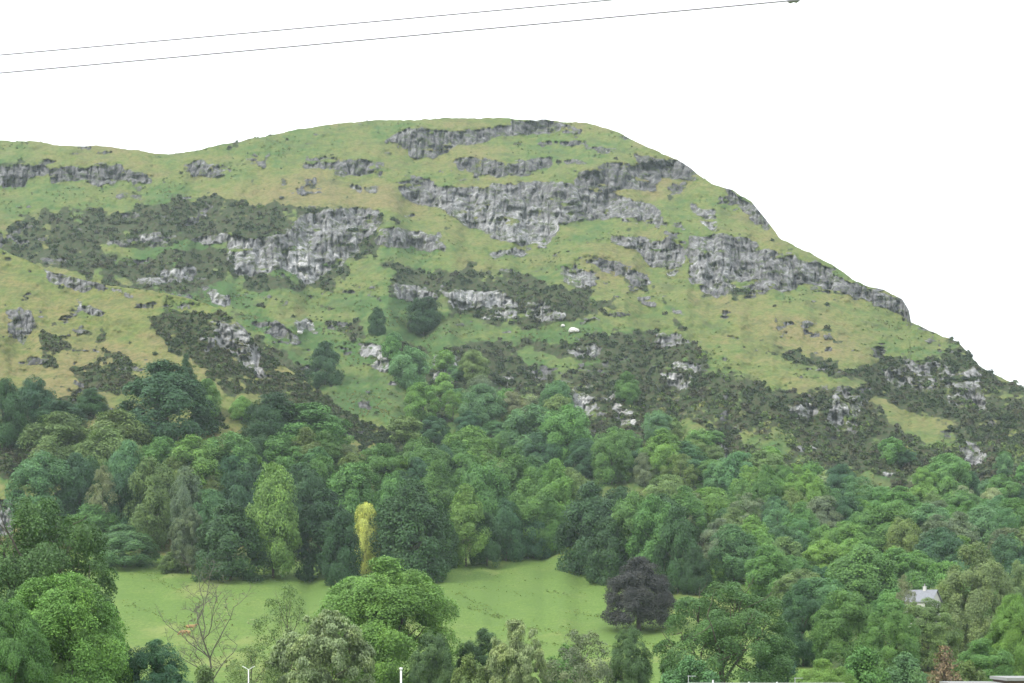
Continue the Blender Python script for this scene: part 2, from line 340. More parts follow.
def masks(rock, scrub, unscrub, lush, dry, base, seed):
    R = np.zeros((Hh, W)); P = np.zeros((Hh, W)); S = np.zeros((Hh, W))
    for i, (p, s, pl) in enumerate(rock):
        if min(q[1] for q in p) > 335: s *= .80          # low crags are half grown over
        m = blur(fill(p, 3.2, seed + i), 1)
        R = np.maximum(R, m * s); P = np.where(m > .3, np.maximum(P * (pl < P) + pl * (pl >= P), pl), P)
    P = blur(P, 2)
    for i, p in enumerate(scrub): S = np.maximum(S, fill(p, 6, seed + 50 + i))
    for i, p in enumerate(unscrub): S = S * (1 - fill(p, 4, seed + 90 + i))
    S = blur(S, 2)
    G = np.full((Hh, W), base)
    for p, v in lush + dry:
        m = blur(fill(p, 8, seed + 130), 6); G = G * (1 - m) + v * m
    G = blur(G, 3)
    a = fbm(gx / 22, gy / 14, seed + 3, 5, .6); b = fbm(gx / 5, gy / 4, seed + 9, 3)
    # scattered knolls of stone and single bushes over the open grass
    R = np.maximum(R, .66 * smooth(.630, .72, fbm(gx / 26, gy / 9, seed + 21, 4, .6)) * (gy < 440))
    S2 = S + .55 * smooth(.66, .78, fbm(gx / 14, gy / 6, seed + 33, 4, .65)) * (gy < 470)
    c = fbm(gx / 4.5, gy / 15, seed + 13, 4, .6)
    d = fbm(gx / 30, gy / 5, seed + 17, 4, .6)                   # grassy ledges
    Rk = np.clip(R * .92 + ((a - .5) * 1.05 + (b - .5) * .55 + (c - .5) * .45 - 1.5 * np.clip(d - .57, 0, 1) * 2) * (R > .05), 0, 1)
    G = G + (fbm(gx / 20, gy / 3.2, seed + 41, 4, .6) - .5) * .55 + (fbm(gx / 3.5, gy / 2.2, seed + 47, 3) - .5) * .45 + (fbm(gx / 60, gy / 25, seed + 51, 3) - .5) * .7
    Sc = np.clip(S2 * .9 + ((fbm(gx / 16, gy / 9, seed + 61, 5, .62) - .5) * 1.7 + (b - .5) * .9) * (S2 > .02), 0, 1) * (1 - .75 * (Rk > .5))
    return dict(rock=Rk, scrub=Sc, pale=P, lush=G)

M1 = masks(ROCK, SCRUBM, UNSCRUB, LUSH, DRYM, .50, 100)
M2 = masks(ROCK2, SCRUB2, [], LUSH2, DRY2, .34, 300)
FIELD = fill([(-300,560),(100,548),(160,556),(300,562),(448,562),(500,545),(548,536),(580,540),(640,560),(720,576),(800,590),(830,640),(800,720),(800,780),(-300,780)], 2)
for m in (M1, M2):
    m['field'] = blur(FIELD, 3)
    for k in ('rock', 'scrub'): m[k] = m[k] * (1 - m['field'])

PY_ = np.array([80, 120, 200, 300, 430, 470, 520, 565, 600, 635, 690, 720, 800.])
PD_ = np.array([1200, 1120, 985, 830, 655, 600, 522, 450, 395, 345, 255, 205, 130.])
def base_depth(px, py):
    Y = np.interp(py, PY_, PD_)
    Y = Y + (Y - 450) * np.where(np.asarray(Y) > 450, .30 * smooth(720, 1060, px), 0)
    return Y
SKY = np.array([(-300,165),(-200,146),(-100,138),(0,140),(30,141),(60,145),(95,146),(130,149),(155,154),(170,154),(200,150),(240,141),(280,133),(310,127),(345,122),(400,120),(440,118),(490,118),(512,119),(545,120),(589,124),(612,130),(629,137),(662,154),(684,164),(699,175),(712,184),(732,189),(752,202),(767,221),(779,237),(807,252),(832,265),(857,282),(884,291),(902,298),(909,310),(911,321),(930,331),(952,340),(958,342),(972,357),(980,366),(1000,377),(1024,388),(1100,428),(1330,520)], float)
CREST = np.array([(-300,190),(-100,225),(0,249),(20,258),(47,270),(105,285),(150,290),(190,298),(220,309),(245,329),(266,358),(293,371),(318,392),(338,407),(366,421),(391,431),(430,447),(480,472),(520,500)], float)

def sheet(name, cols, top, bottom, depth, MK, nrow, seed, back, amp=1.0):
    nc = len(cols); t = np.linspace(0, 1, nrow)[:, None]
    ytop = np.interp(cols, top[:, 0], top[:, 1]) + (fbm(cols / 14, cols * 0, seed + 5, 5, .6) - .5) * 4.0
    ybot = bottom
    Pyy = ybot + (ytop[None, :] - ybot) * t                     # rows run from the foot to the crest
    Pxx = np.repeat(cols[None, :], nrow, 0)
    ii = np.clip(Pxx - PX0, 0, W - 1.001); jj = np.clip(Pyy - PY0, 0, Hh - 1.001)
    i0 = ii.astype(int); j0 = jj.astype(int); fi = ii - i0; fj = jj - j0
    def samp(a): return (a[j0, i0] * (1 - fi) + a[j0, i0 + 1] * fi) * (1 - fj) + (a[j0 + 1, i0] * (1 - fi) + a[j0 + 1, i0 + 1] * fi) * fj
    A = {k: samp(v) for k, v in MK.items()}
    Y0 = depth(Pxx, Pyy)
    # crags stand steep, the turf between them lies back
    rb = samp(blur(MK['rock'], 4))
    w = 1 - .80 * np.clip(rb * 1.3, 0, 1)
    dY = np.diff(Y0, axis=0) * (w[1:] + w[:-1]) / 2
    cs = np.vstack([np.zeros((1, nc)), np.cumsum(dY, 0)])
    tot = np.diff(Y0[[0, -1]], axis=0)
    cs = cs / np.maximum(cs[-1:], 1e-6) * tot
    off = cs - (Y0 - Y0[:1])
    k = 9; ker = np.hanning(k + 2)[1:-1]; ker /= ker.sum()
    off = np.apply_along_axis(lambda r: np.convolve(np.pad(r, k // 2, mode='edge'), ker, 'valid'), 1, off)
    off = off - np.apply_along_axis(lambda c: np.convolve(np.pad(c, 60, mode='edge'), np.ones(121) / 121, 'valid'), 0, off) * .6
    Y = Y0 + off
    hill = smooth(560, 470, Pyy)
    nz = (fbm(Pxx / 60, Pyy / 34, seed, 4) - .5) * 26 * hill * amp
    nz += (fbm(Pxx / 9, Pyy / 6, seed + 11, 4, .65) - .5) * 7.0 * hill * amp
    nz += (fbm(Pxx / 30, Pyy / 14, seed + 15, 3) - .5) * 4.0 * (1 - hill)
    rk = smooth(.35, .6, A['rock'])
    nz += (fbm(Pxx / 11, Pyy / 20, seed + 21, 3, .5) - .5) * 9.0 * rk * amp
    nz += np.clip(.09 - np.abs(fbm(Pxx / 6.0, Pyy / 26, seed + 23, 3) - .5), 0, .09) / .09 * 4.5 * rk * amp      # open joints
    nz += np.round(fbm(Pxx / 16, Pyy / 7, seed + 25, 3) * 9) / 9 * 8 * rk * amp - 4 * rk * amp                    # blocky steps
    nz += (fbm(Pxx / 2.4, Pyy / 9, seed + 29, 2) - .5) * 2.5 * rk * amp
    nz += (fbm(Pxx / 2.2, Pyy / 2.0, seed + 27, 2) - .5) * 3.0 * smooth(.35, .6, A['scrub']) * amp
    Y = Y + nz
    X, _, Z = wp(Pxx, Pyy, Y)
    V = [np.stack([X, Y, Z], -1)]
    at = {k: [v] for k, v in A.items()}
    for dy, dz in back:                                          # over the crest and down behind
        last = V[0][-1]
        r = last + np.stack([last[:, 0] * dy / last[:, 1], np.full(nc, dy), np.full(nc, dz)], -1)
        r[:, 2] = np.maximum(r[:, 2], -4.0)
        V.append(r[None])
        for k in at: at[k].append(A[k][-1:])
    V = np.concatenate(V, 0); nr = V.shape[0]
    idx = np.arange(nr * nc).reshape(nr, nc)
    q = np.stack([idx[:-1, :-1], idx[:-1, 1:], idx[1:, 1:], idx[1:, :-1]], -1).reshape(-1, 4)
    me = np_mesh(name, V.reshape(-1, 3), q, 4, {k: np.concatenate(v, 0).ravel() for k, v in at.items()})
    o = link(name, me, HILL); tag(o, kind='structure')
    return dict(o=o, V=V, A=A, cols=cols, Y=Y, py=Pyy, ytop=ytop, ybot=ybot, nrow=nrow)

def spur_depth(px, py):
    cr = np.interp(px, CREST[:, 0], CREST[:, 1]); yc = np.interp(px, [-300, 0, 100, 220, 300, 400, 480, 520], [800, 725, 690, 655, 625, 592, 560, 540])
    t = np.clip((600 - py) / np.maximum(600 - cr, 1), 0, 1)
    return 425 + (yc - 425) * t ** 1.05 + 75 * smooth(400, 490, px) + 30 * smooth(485, 580, py)

HILLS = sheet('hill', np.arange(-300, 1331, 1.0), SKY, 800.0, base_depth, M1, 640, 500, [(12, 1), (60, 6), (180, 4), (420, -120), (800, -600)])
SPUR = sheet('spur', np.arange(-300, 511, 1.0), CREST, 600.0, spur_depth, M2, 380, 700, [(5, -.3), (18, -5), (45, -22), (110, -75)], .62)

def on_sheet(S, px, py):
    c = min(max(px - S['cols'][0], 0), len(S['cols']) - 1.001); i = int(c)
    t = (S['ybot'] - py) / (S['ybot'] - S['ytop'][i]) * (S['nrow'] - 1)
    if t < 0 or t > S['nrow'] - 1: return None
    return float(S['Y'][int(t), i])
def depth_at(px, py):
    a = on_sheet(HILLS, px, py); a = 1e9 if a is None else a
    if px < 505 and py > np.interp(px, CREST[:, 0], CREST[:, 1]) + 1:
        b = on_sheet(SPUR, px, py)
        if b is not None: a = min(a, b)
    return a
HY_ = HILLS
def height_at(px, Y):
    """ground height where column px meets depth Y (the low ground and the field)"""
    i = int(min(max(px - PX0, 0), len(HILLS['cols']) - 1)); col = HILLS['Y'][:, i]; pyc = HILLS['py'][:, i]
    k = int(np.argmax(col > Y)); p = pyc[k]
    return max(0.0, CZ + (HY - p) / F * Y)

# valley floor: one sheet, with the bank the photographer stands on
xs = np.concatenate([-np.geomspace(2400, 8, 46), np.linspace(-6, 6, 5), np.geomspace(8, 2400, 46)])
ys = np.concatenate([[-240, -160, -100, -60, -30, -15], np.linspace(-8, 8, 5), np.geomspace(14, 2700, 50)])
ggx, ggy = np.meshgrid(xs, ys); dd = np.hypot(ggx, ggy)
gz = 12.35 * smooth(130, 12, dd)
idx = np.arange(gz.size).reshape(gz.shape)
q = np.stack([idx[:-1, :-1], idx[:-1, 1:], idx[1:, 1:], idx[1:, :-1]], -1).reshape(-1, 4)
one = np.ones(gz.size)
g = link('ground', np_mesh('ground', np.stack([ggx, ggy, gz], -1).reshape(-1, 3), q, 4, dict(rock=one * 0, scrub=one * 0, pale=one * 0, lush=one * .7, field=one)), HILL)
tag(g, kind='structure')
# ------------------------------------------------------------------ trees
def unit(v): return v / (np.linalg.norm(v, axis=-1, keepdims=True) + 1e-9)

def sprays(P, N, size, r, elong=1.0, droop=None):
    """one small folded leaf spray at each point: a kinked quad"""
    n = len(P)
    N = unit(N)
    ref = r.normal(size=(n, 3)) if droop is None else np.repeat(np.array([[0, 0, -1.]]), n, 0) + r.normal(size=(n, 3)) * droop
    U = unit(ref - N * (ref * N).sum(1, keepdims=True)); Wd = np.cross(N, U)
    s = size * r.uniform(.55, 1.35, (n, 1))
    k = r.uniform(-.35, .35, (n, 1)) * s
    a = P - U * s * elong * r.uniform(.7, 1.1, (n, 1)); c = P + U * s * elong * r.uniform(.7, 1.1, (n, 1))
    b = P + Wd * s * r.uniform(.5, .9, (n, 1)) + N * k; d = P - Wd * s * r.uniform(.5, .9, (n, 1)) + N * k
    V = np.stack([a, b, c, d], 1).reshape(-1, 3)
    return V, np.arange(4 * n).reshape(n, 4)

ENV = {  # half-width (0..0.5) against height in the crown (0..1)
    'round': ([0, .08, .25, .45, .65, .82, .93, 1], [.22, .36, .47, .5, .46, .36, .22, .05]),
    'dome':  ([0, .1, .3, .55, .75, .9, 1], [.44, .49, .5, .45, .35, .2, .04]),
    'tall':  ([0, .1, .3, .5, .7, .85, 1], [.30, .43, .5, .47, .38, .25, .05]),
    'cone':  ([0, .1, .35, .6, .8, 1], [.46, .5, .42, .28, .15, .02]),
    'oak':   ([0, .1, .25, .5, .72, .88, 1], [.34, .44, .5, .5, .43, .3, .08]),
    'airy':  ([0, .1, .3, .5, .7, .88, 1], [.2, .38, .48, .5, .42, .26, .05]),
}
def lobed(kind, seed, nleaf, leaf, nl=17, gap=0.0, zb=.1, rl=(.15, .23), core=True, asp=1.1, soft=.45, droop=None, elong=1.0):
    r = np.random.default_rng(seed); hx, wx = ENV[kind]
    L = []
    ph = r.uniform(0, 6.28)
    for i in range(nl):
        h = (i + .5) / nl; h = min(.97, max(.03, .04 + .93 * h ** .92 + r.normal() * .05))
        R = np.interp(h, hx, wx); rr = r.uniform(*rl) * (1.0 if h < .8 else .85)
        for rep in range(2 if R > .38 else 1):
            az = ph + i * 2.399 + rep * 3.1 + r.normal() * .4
            rad = max(0, R - rr * .9) * r.uniform(.78, 1.06)
            z = asp * (zb + (1 - zb) * h); z = min(z, asp - rr * .75)
            L.append((rad * math.cos(az), rad * math.sin(az), z, rr))
    L += [(0, 0, asp * (zb + (1 - zb) * q), w_) for q, w_ in ((.25, .24), (.45, .27), (.62, .24), (.78, .18))]
    subs = []
    for (x, y, z, rr) in L:
        c = np.array([x, y, z]); out = unit(np.array([x, y, (z / asp - .45) * .8 + .1]))
        for k in range(8):
            d = unit(r.normal(size=3) + out * .9 + np.array([0, 0, .25]))
            subs.append((*(c + d * rr * .56), rr * r.uniform(.42, .62)))
    subs = np.array(subs)
    if gap: subs = subs[r.random(len(subs)) > gap]
    w = subs[:, 3] ** 2; w /= w.sum()
    pick = r.choice(len(subs), nleaf, p=w)
    D = unit(r.normal(size=(nleaf, 3)) + np.array([0, 0, .35]))
    c = subs[pick, :3]; outw = unit(np.concatenate([c[:, :2], (c[:, 2:] / asp - .4) * .9], 1))
    D = unit(D + outw * .5)
    P = c + D * subs[pick, 3:] * r.uniform(.72, 1.08, (nleaf, 1))
    N = unit(D * .75 + outw * .55 + np.array([0, 0, .35]) + r.normal(size=(nleaf, 3)) * soft)
    V, Fc = sprays(P, N, leaf, r, elong, droop)
    lt = r.random(len(subs))[pick]
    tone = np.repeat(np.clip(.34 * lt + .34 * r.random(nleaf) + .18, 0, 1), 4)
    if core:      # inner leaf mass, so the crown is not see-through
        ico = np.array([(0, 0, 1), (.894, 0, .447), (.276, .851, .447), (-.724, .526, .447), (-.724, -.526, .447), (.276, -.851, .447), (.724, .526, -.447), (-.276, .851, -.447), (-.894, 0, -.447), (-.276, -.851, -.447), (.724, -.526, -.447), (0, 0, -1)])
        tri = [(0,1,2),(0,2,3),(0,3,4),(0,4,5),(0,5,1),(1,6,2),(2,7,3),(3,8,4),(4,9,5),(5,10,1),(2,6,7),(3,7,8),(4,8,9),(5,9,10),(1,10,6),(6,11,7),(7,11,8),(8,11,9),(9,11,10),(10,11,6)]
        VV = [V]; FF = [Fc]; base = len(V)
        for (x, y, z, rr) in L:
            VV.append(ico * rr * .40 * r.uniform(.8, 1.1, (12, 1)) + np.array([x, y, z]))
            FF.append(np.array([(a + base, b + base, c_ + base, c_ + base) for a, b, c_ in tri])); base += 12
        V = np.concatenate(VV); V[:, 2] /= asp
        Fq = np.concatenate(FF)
        tone = np.concatenate([tone, np.full(len(V) - len(tone), .25)])  # inner mass toned darker than the sprays, imitating shade inside the crown
        # triangles are stored as their own faces
        me = bpy.data.meshes.new('crown'); nq = len(FF[0]); tr = np.concatenate(FF[1:])[:, :3]
        me.vertices.add(len(V)); me.vertices.foreach_set('co', V.astype(np.float32).ravel())
        lo = np.concatenate([FF[0].ravel(), tr.ravel()]).astype(np.int32)
        me.loops.add(len(lo)); me.loops.foreach_set('vertex_index', lo)
        me.polygons.add(nq + len(tr))
        me.polygons.foreach_set('loop_start', np.concatenate([np.arange(nq) * 4, nq * 4 + np.arange(len(tr)) * 3]).astype(np.int32))
        a = me.attributes.new('tone', 'FLOAT', 'POINT'); a.data.foreach_set('value', tone.astype(np.float32))
        me.update(calc_edges=True)
    else:
        V[:, 2] /= asp
        me = np_mesh('crown', V, Fc, 4, dict(tone=tone), False)
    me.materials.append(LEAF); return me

def spruce(seed, leaf=.013):
    r = np.random.default_rng(seed); P = []; N = []
    for i in range(15):
        h = .06 + .92 * i / 15; R = .5 * (1 - h) ** .85 + .02
        nb = max(5, int(13 * (1 - h)) + 4); ph = r.uniform(0, 6)
        for b in range(nb):
            az = ph + 6.283 * b / nb + r.normal() * .15; L = R * r.uniform(.75, 1.1)
            for k in range(int(14 + 110 * L * 2)):
                s = r.uniform(.1, 1) * L; sp = .07 * (1.1 - s / (L + .01))
                d = np.array([math.cos(az), math.sin(az), 0]); p = d * s + np.array([0, 0, h - .10 * s / .5 - .05 * r.random()])
                p[:2] += r.normal(size=2) * sp * .5
                P.append(p); N.append(d * .5 + np.array([0, 0, .8]) + r.normal(size=3) * .4)
    V, Fc = sprays(np.array(P), np.array(N), leaf, r, 1.2)
    tone = np.repeat(r.random(len(P)), 4)
    me = np_mesh('crown', V, Fc, 4, dict(tone=tone), False); me.materials.append(LEAF); return me

def limbs(seed, top=.8, spread=.36, nlim=7, r0=.022, fork=.22, sub=2, lean=0.03, steep=.55):
    """tapered trunk with forking limbs that reach into the crown"""
    r = np.random.default_rng(seed); mb = MB()
    tr = [np.array([lean * math.sin(3 * s), lean * math.sin(2 * s + 1) - lean * .84, s * top]) for s in np.linspace(0, 1, 7)]
    tr[0][2] = -.04
    mb.tube(tr, [r0 * (1.25 if i == 0 else 1) * (1 - .85 * i / 6) for i in range(7)], 7)
    def branch(p, d, L, rad, lev):
        pts = [p]; q = p.copy()
        for k in range(4):
            d = unit(d + r.normal(size=3) * .16 + np.array([0, 0, .10])); q = q + d * L / 4; pts.append(q.copy())
        mb.tube(pts, [rad * (1 - .7 * k / 4) for k in range(5)], 5 if lev < 1 else 4, False)
        if lev < sub:
            for j in range(3 if lev == 0 else 2):
                at = pts[2 + (j % 3)] if lev == 0 else pts[3 + (j % 2)]
                branch(at, unit(d + r.normal(size=3) * .55), L * r.uniform(.45, .7), rad * .5, lev + 1)
    for i in range(nlim):
        s = fork + (.88 - fork) * i / nlim; z = s * top / .88
        i0 = min(int(s * 6), 5); p = tr[i0] + (tr[i0 + 1] - tr[i0]) * (s * 6 - i0)
        az = i * 2.4 + r.normal() * .3; d = np.array([math.cos(az), math.sin(az), steep / .55 * r.uniform(.45, .9) + s * .4])
        branch(p, unit(d), spread * r.uniform(.75, 1.15) * (1.1 - .5 * s), r0 * .55 * (1.1 - .6 * s), 0)
    me = mb.mesh('trunk', True); return me

def pole_trunk(seed, top=.6, r0=.02):
    r = np.random.default_rng(seed); mb = MB()
    mb.tube([(0, 0, -.05), (r.normal() * .01, 0, top * .3), (r.normal() * .015, r.normal() * .015, top * .65), (0, 0, top)], [r0 * 1.2, r0, r0 * .75, r0 * .3], 6)
    for k in range(4):
        a = k * 1.7 + r.random(); z = top * (.4 + .13 * k)
        mb.tube([(0, 0, z), (.12 * math.cos(a), .12 * math.sin(a), z + .1), (.24 * math.cos(a), .24 * math.sin(a), z + .16)], [r0 * .5, r0 * .35, r0 * .12], 4, False)
    return mb.mesh('trunk', True)

PROTO = {}
def add(kind, crowns, trunks): PROTO[kind] = (crowns, trunks)
TP = [pole_trunk(i) for i in range(4)]
add('round', [lobed('round', 10 + i, 26000, .0140, 17 + i % 4, zb=.06, rl=(.15, .25), asp=1.1 + .1 * (i % 3)) for i in range(7)], TP)
add('dome', [lobed('dome', 30 + i, 26000, .0145, 15 + i % 3, zb=.01, rl=(.16, .26), asp=1.1) for i in range(5)], TP)
add('tall', [lobed('tall', 50 + i, 28000, .0150, 22, zb=.04, rl=(.17, .26), asp=1.6) for i in range(5)], TP)
add('cone', [lobed('cone', 70 + i, 20000, .0130, 30, zb=.02, rl=(.10, .16), asp=1.3) for i in range(3)], TP)
add('airy', [lobed('airy', 90 + i, 14000, .0120, 22, gap=.36, zb=.14, rl=(.10, .18), core=False, asp=1.3, soft=.7) for i in range(4)], [limbs(100 + i, .85, .26, 8, .014, .25, 1) for i in range(3)])
add('wispy', [lobed('airy', 190 + i, 9500, .0110, 26, gap=.30, zb=.22, rl=(.09, .16), core=False, asp=1.4, soft=.7) for i in range(3)], [limbs(140 + i, .9, .30, 12, .014, .22, 2) for i in range(3)])
add('bigtree', [lobed('round', 110 + i, 140000, .0068, 50, zb=.04, rl=(.09, .18), asp=1.2, soft=.65) for i in range(2)] + [lobed('oak', 115, 140000, .0068, 46, gap=.06, zb=.04, rl=(.09, .18), asp=1.2, soft=.65)], [limbs(120 + i, .82, .34, 8, .022, .2, 1) for i in range(2)])
add('oak', [lobed('oak', 130 + i, 70000, .0074, 32, gap=.36, zb=.14, rl=(.08, .145), core=False, asp=1.1, soft=.65) for i in range(2)], [limbs(133 + i, .8, .44, 11, .026, .14, 2) for i in range(2)])
add('willow', [lobed('round', 150 + i, 46000, .0080, 60, zb=.02, rl=(.055, .12), asp=1.2, soft=.8, droop=.35, elong=2.2) for i in range(2)], [limbs(155, .75, .30, 7, .02, .25, 1)])
add('spruce', [spruce(160), spruce(161)], [pole_trunk(163, .9, .014)])
add('beech', [lobed('dome', 118, 56000, .0105, 40, zb=.08, rl=(.12, .20), asp=1.1, soft=.6)], [limbs(122, .8, .3, 8, .03, .12, 1)])
add('near', [lobed('round', 210 + i, 60000, .0098, 36, zb=.02, rl=(.11, .20), asp=1.4, soft=.6) for i in range(4)], TP)
add('bush', [lobed('dome', 170 + i, 16000, .017, 18, zb=-.04, rl=(.13, .22), asp=1.0, soft=.6) for i in range(3)], [pole_trunk(175, .5, .03)])
add('small', [lobed('round', 180 + i, 9000, .0225, 12, zb=.03, rl=(.17, .26), asp=1.1) for i in range(5)], TP)
def twigs(seed):
    r = np.random.default_rng(seed); mb = MB()
    def br(p, d, L, rad, lev):
        pts = [p]; q = p.copy()
        for k in range(5):
            d = unit(d + r.normal(size=3) * .17 + np.array([0, 0, .05 if lev < 3 else -.03])); q = q + d * L / 5; pts.append(q.copy())
        mb.tube(pts, [rad * (1 - .6 * k / 5) for k in range(6)], 6 if lev == 0 else 4, False)
        if lev < 5:
            for j in range((10, 5, 4, 3, 2)[lev]):
                at = pts[2 + j % 4] if lev == 0 else pts[1 + j % 5]
                out = unit(np.array([*r.normal(size=2), .25]))
                br(at, unit(d * .55 + out), L * r.uniform(.38, .62), max(rad * .45, .0009), lev + 1)
    br(np.array([0, 0, -.03]), np.array([.02, 0, 1.]), .85, .013, 0)
    return mb.mesh('trunk', True)

COL = dict(dark=(.023, .052, .020), mid=(.046, .096, .027), light=(.064, .120, .028), yellowgreen=(.070, .118, .031), blue=(.024, .055, .027),
    olive=(.060, .090, .031), pale=(.098, .124, .062), copper=(.0205, .0225, .0235), gold=(.235, .265, .068), brown=(.085, .062, .038),
    deep=(.018, .042, .018), grey=(.062, .084, .048), bluemid=(.044, .091, .039), fresh=(.054, .106, .024), tan=(.076, .088, .046))
TREES = []
WID, LUM = 1.12, 2.15
cnt = 0
def tree(cx, top, base, width, kind, col, label, group=None, Y=None, name=None, cat='tree', bark=None, crown_from=None):
    global cnt
    cnt += 1
    if Y is None:
        Y = depth_at(cx, base); z = CZ + (HY - base) / F * Y
    else:
        z = height_at(cx, Y)
    X = (cx - CX) / F * Y
    H = CZ + (HY - top) / F * Y - z; Wd = width / F * Y
    cr, tk = PROTO[kind]
    r = random.Random(cnt * 13 + 1)
    if name is None:
        name = {'spruce': 'conifer_tree', 'willow': 'willow_tree', 'bush': 'bush', 'small': 'broadleaf_tree', 'cone': 'conical_tree'}.get(kind, 'broadleaf_tree')
    e = empty(name, (X, Y, z - .2), label, cat, group)
    e.rotation_euler = (0, 0, r.uniform(0, 6.28)); 
    e.scale = (Wd * WID, Wd * WID, H + .2)
    cme = cr[r.randrange(len(cr))]; tme = tk[r.randrange(len(tk))]
    if bark is not None:
        tme = tme.copy(); tme.materials.clear(); tme.materials.append(bark)
    elif not tme.materials: tme.materials.append(BARK)
    c = link('crown', cme, None, e)
    k = COL[col] if isinstance(col, str) else col
    j = r.uniform(.88, 1.12) * {GW: .94, GH: 1.14, GR: 1.12}.get(group, 1.0); c.color = (LUM * k[0] * j * r.uniform(.93, 1.07), LUM * k[1] * j, LUM * k[2] * j * r.uniform(.92, 1.08), 1)  # haze painted in: hillside and mixed woodland crowns lightened, front wood darkened
    link('trunk', tme, None, e)
    TREES.append(dict(cx=cx, cy=top + .35 * (base - top), top=top, base=base, w=width, label=label))
    return e

GW = 'trees of the wood along the top of the field'
GS = 'trees on the grassy slope above the wood'
GH = 'trees and thickets on the craggy hillside'
GR = 'trees of the mixed woodland below the crags'
GF = 'trees in front of the field'
# slope at the left
for a in [
 (6,381,446,40,'dome','dark','dark green tree cut by the left edge, below the dry grass slope',GS),
 (34,379,438,46,'dome','blue','dark bluish green tree second from the left edge, under the dry grass slope',GS),
 (60,402,436,54,'dome','blue','low spreading dark tree above the pale olive double crown',GS),
 (91,389,414,30,'dome','dark','small dark tree touching the brown scrub patch on the dry slope',GS),
 (166,364,447,94,'dome','deep','largest dark green tree on the slope, broad pyramid above the wood',GS),
 (186,355,390,25,'cone','blue','small dark cone-shaped tree peeping over the large dark pyramid tree',GS),
 (207,380,414,28,'dome','mid','mid green round tree on the right shoulder of the large dark pyramid tree',GS),
 (242,397,420,24,'dome','light','small pale green tree on the dry grass right of the dark pyramid tree',GS),
 (272,394,442,56,'dome','deep','dark tree left of the bright green dome below the brown heather spur',GS),
 (310,405,448,80,'dome','mid','broad bright green dome tree at the foot of the brown heather spur',GS),
 (325,343,384,34,'dome','deep','dark conical tree standing alone on the gully grass above the heather spur',GS),
 (424,298,335,36,'round','deep','round dark tree standing alone beneath the middle crag',GS),
 (377,308,334,18,'dome','deep','slim dark tree left of the lone round tree beneath the middle crag',GS),
]: tree(*a)
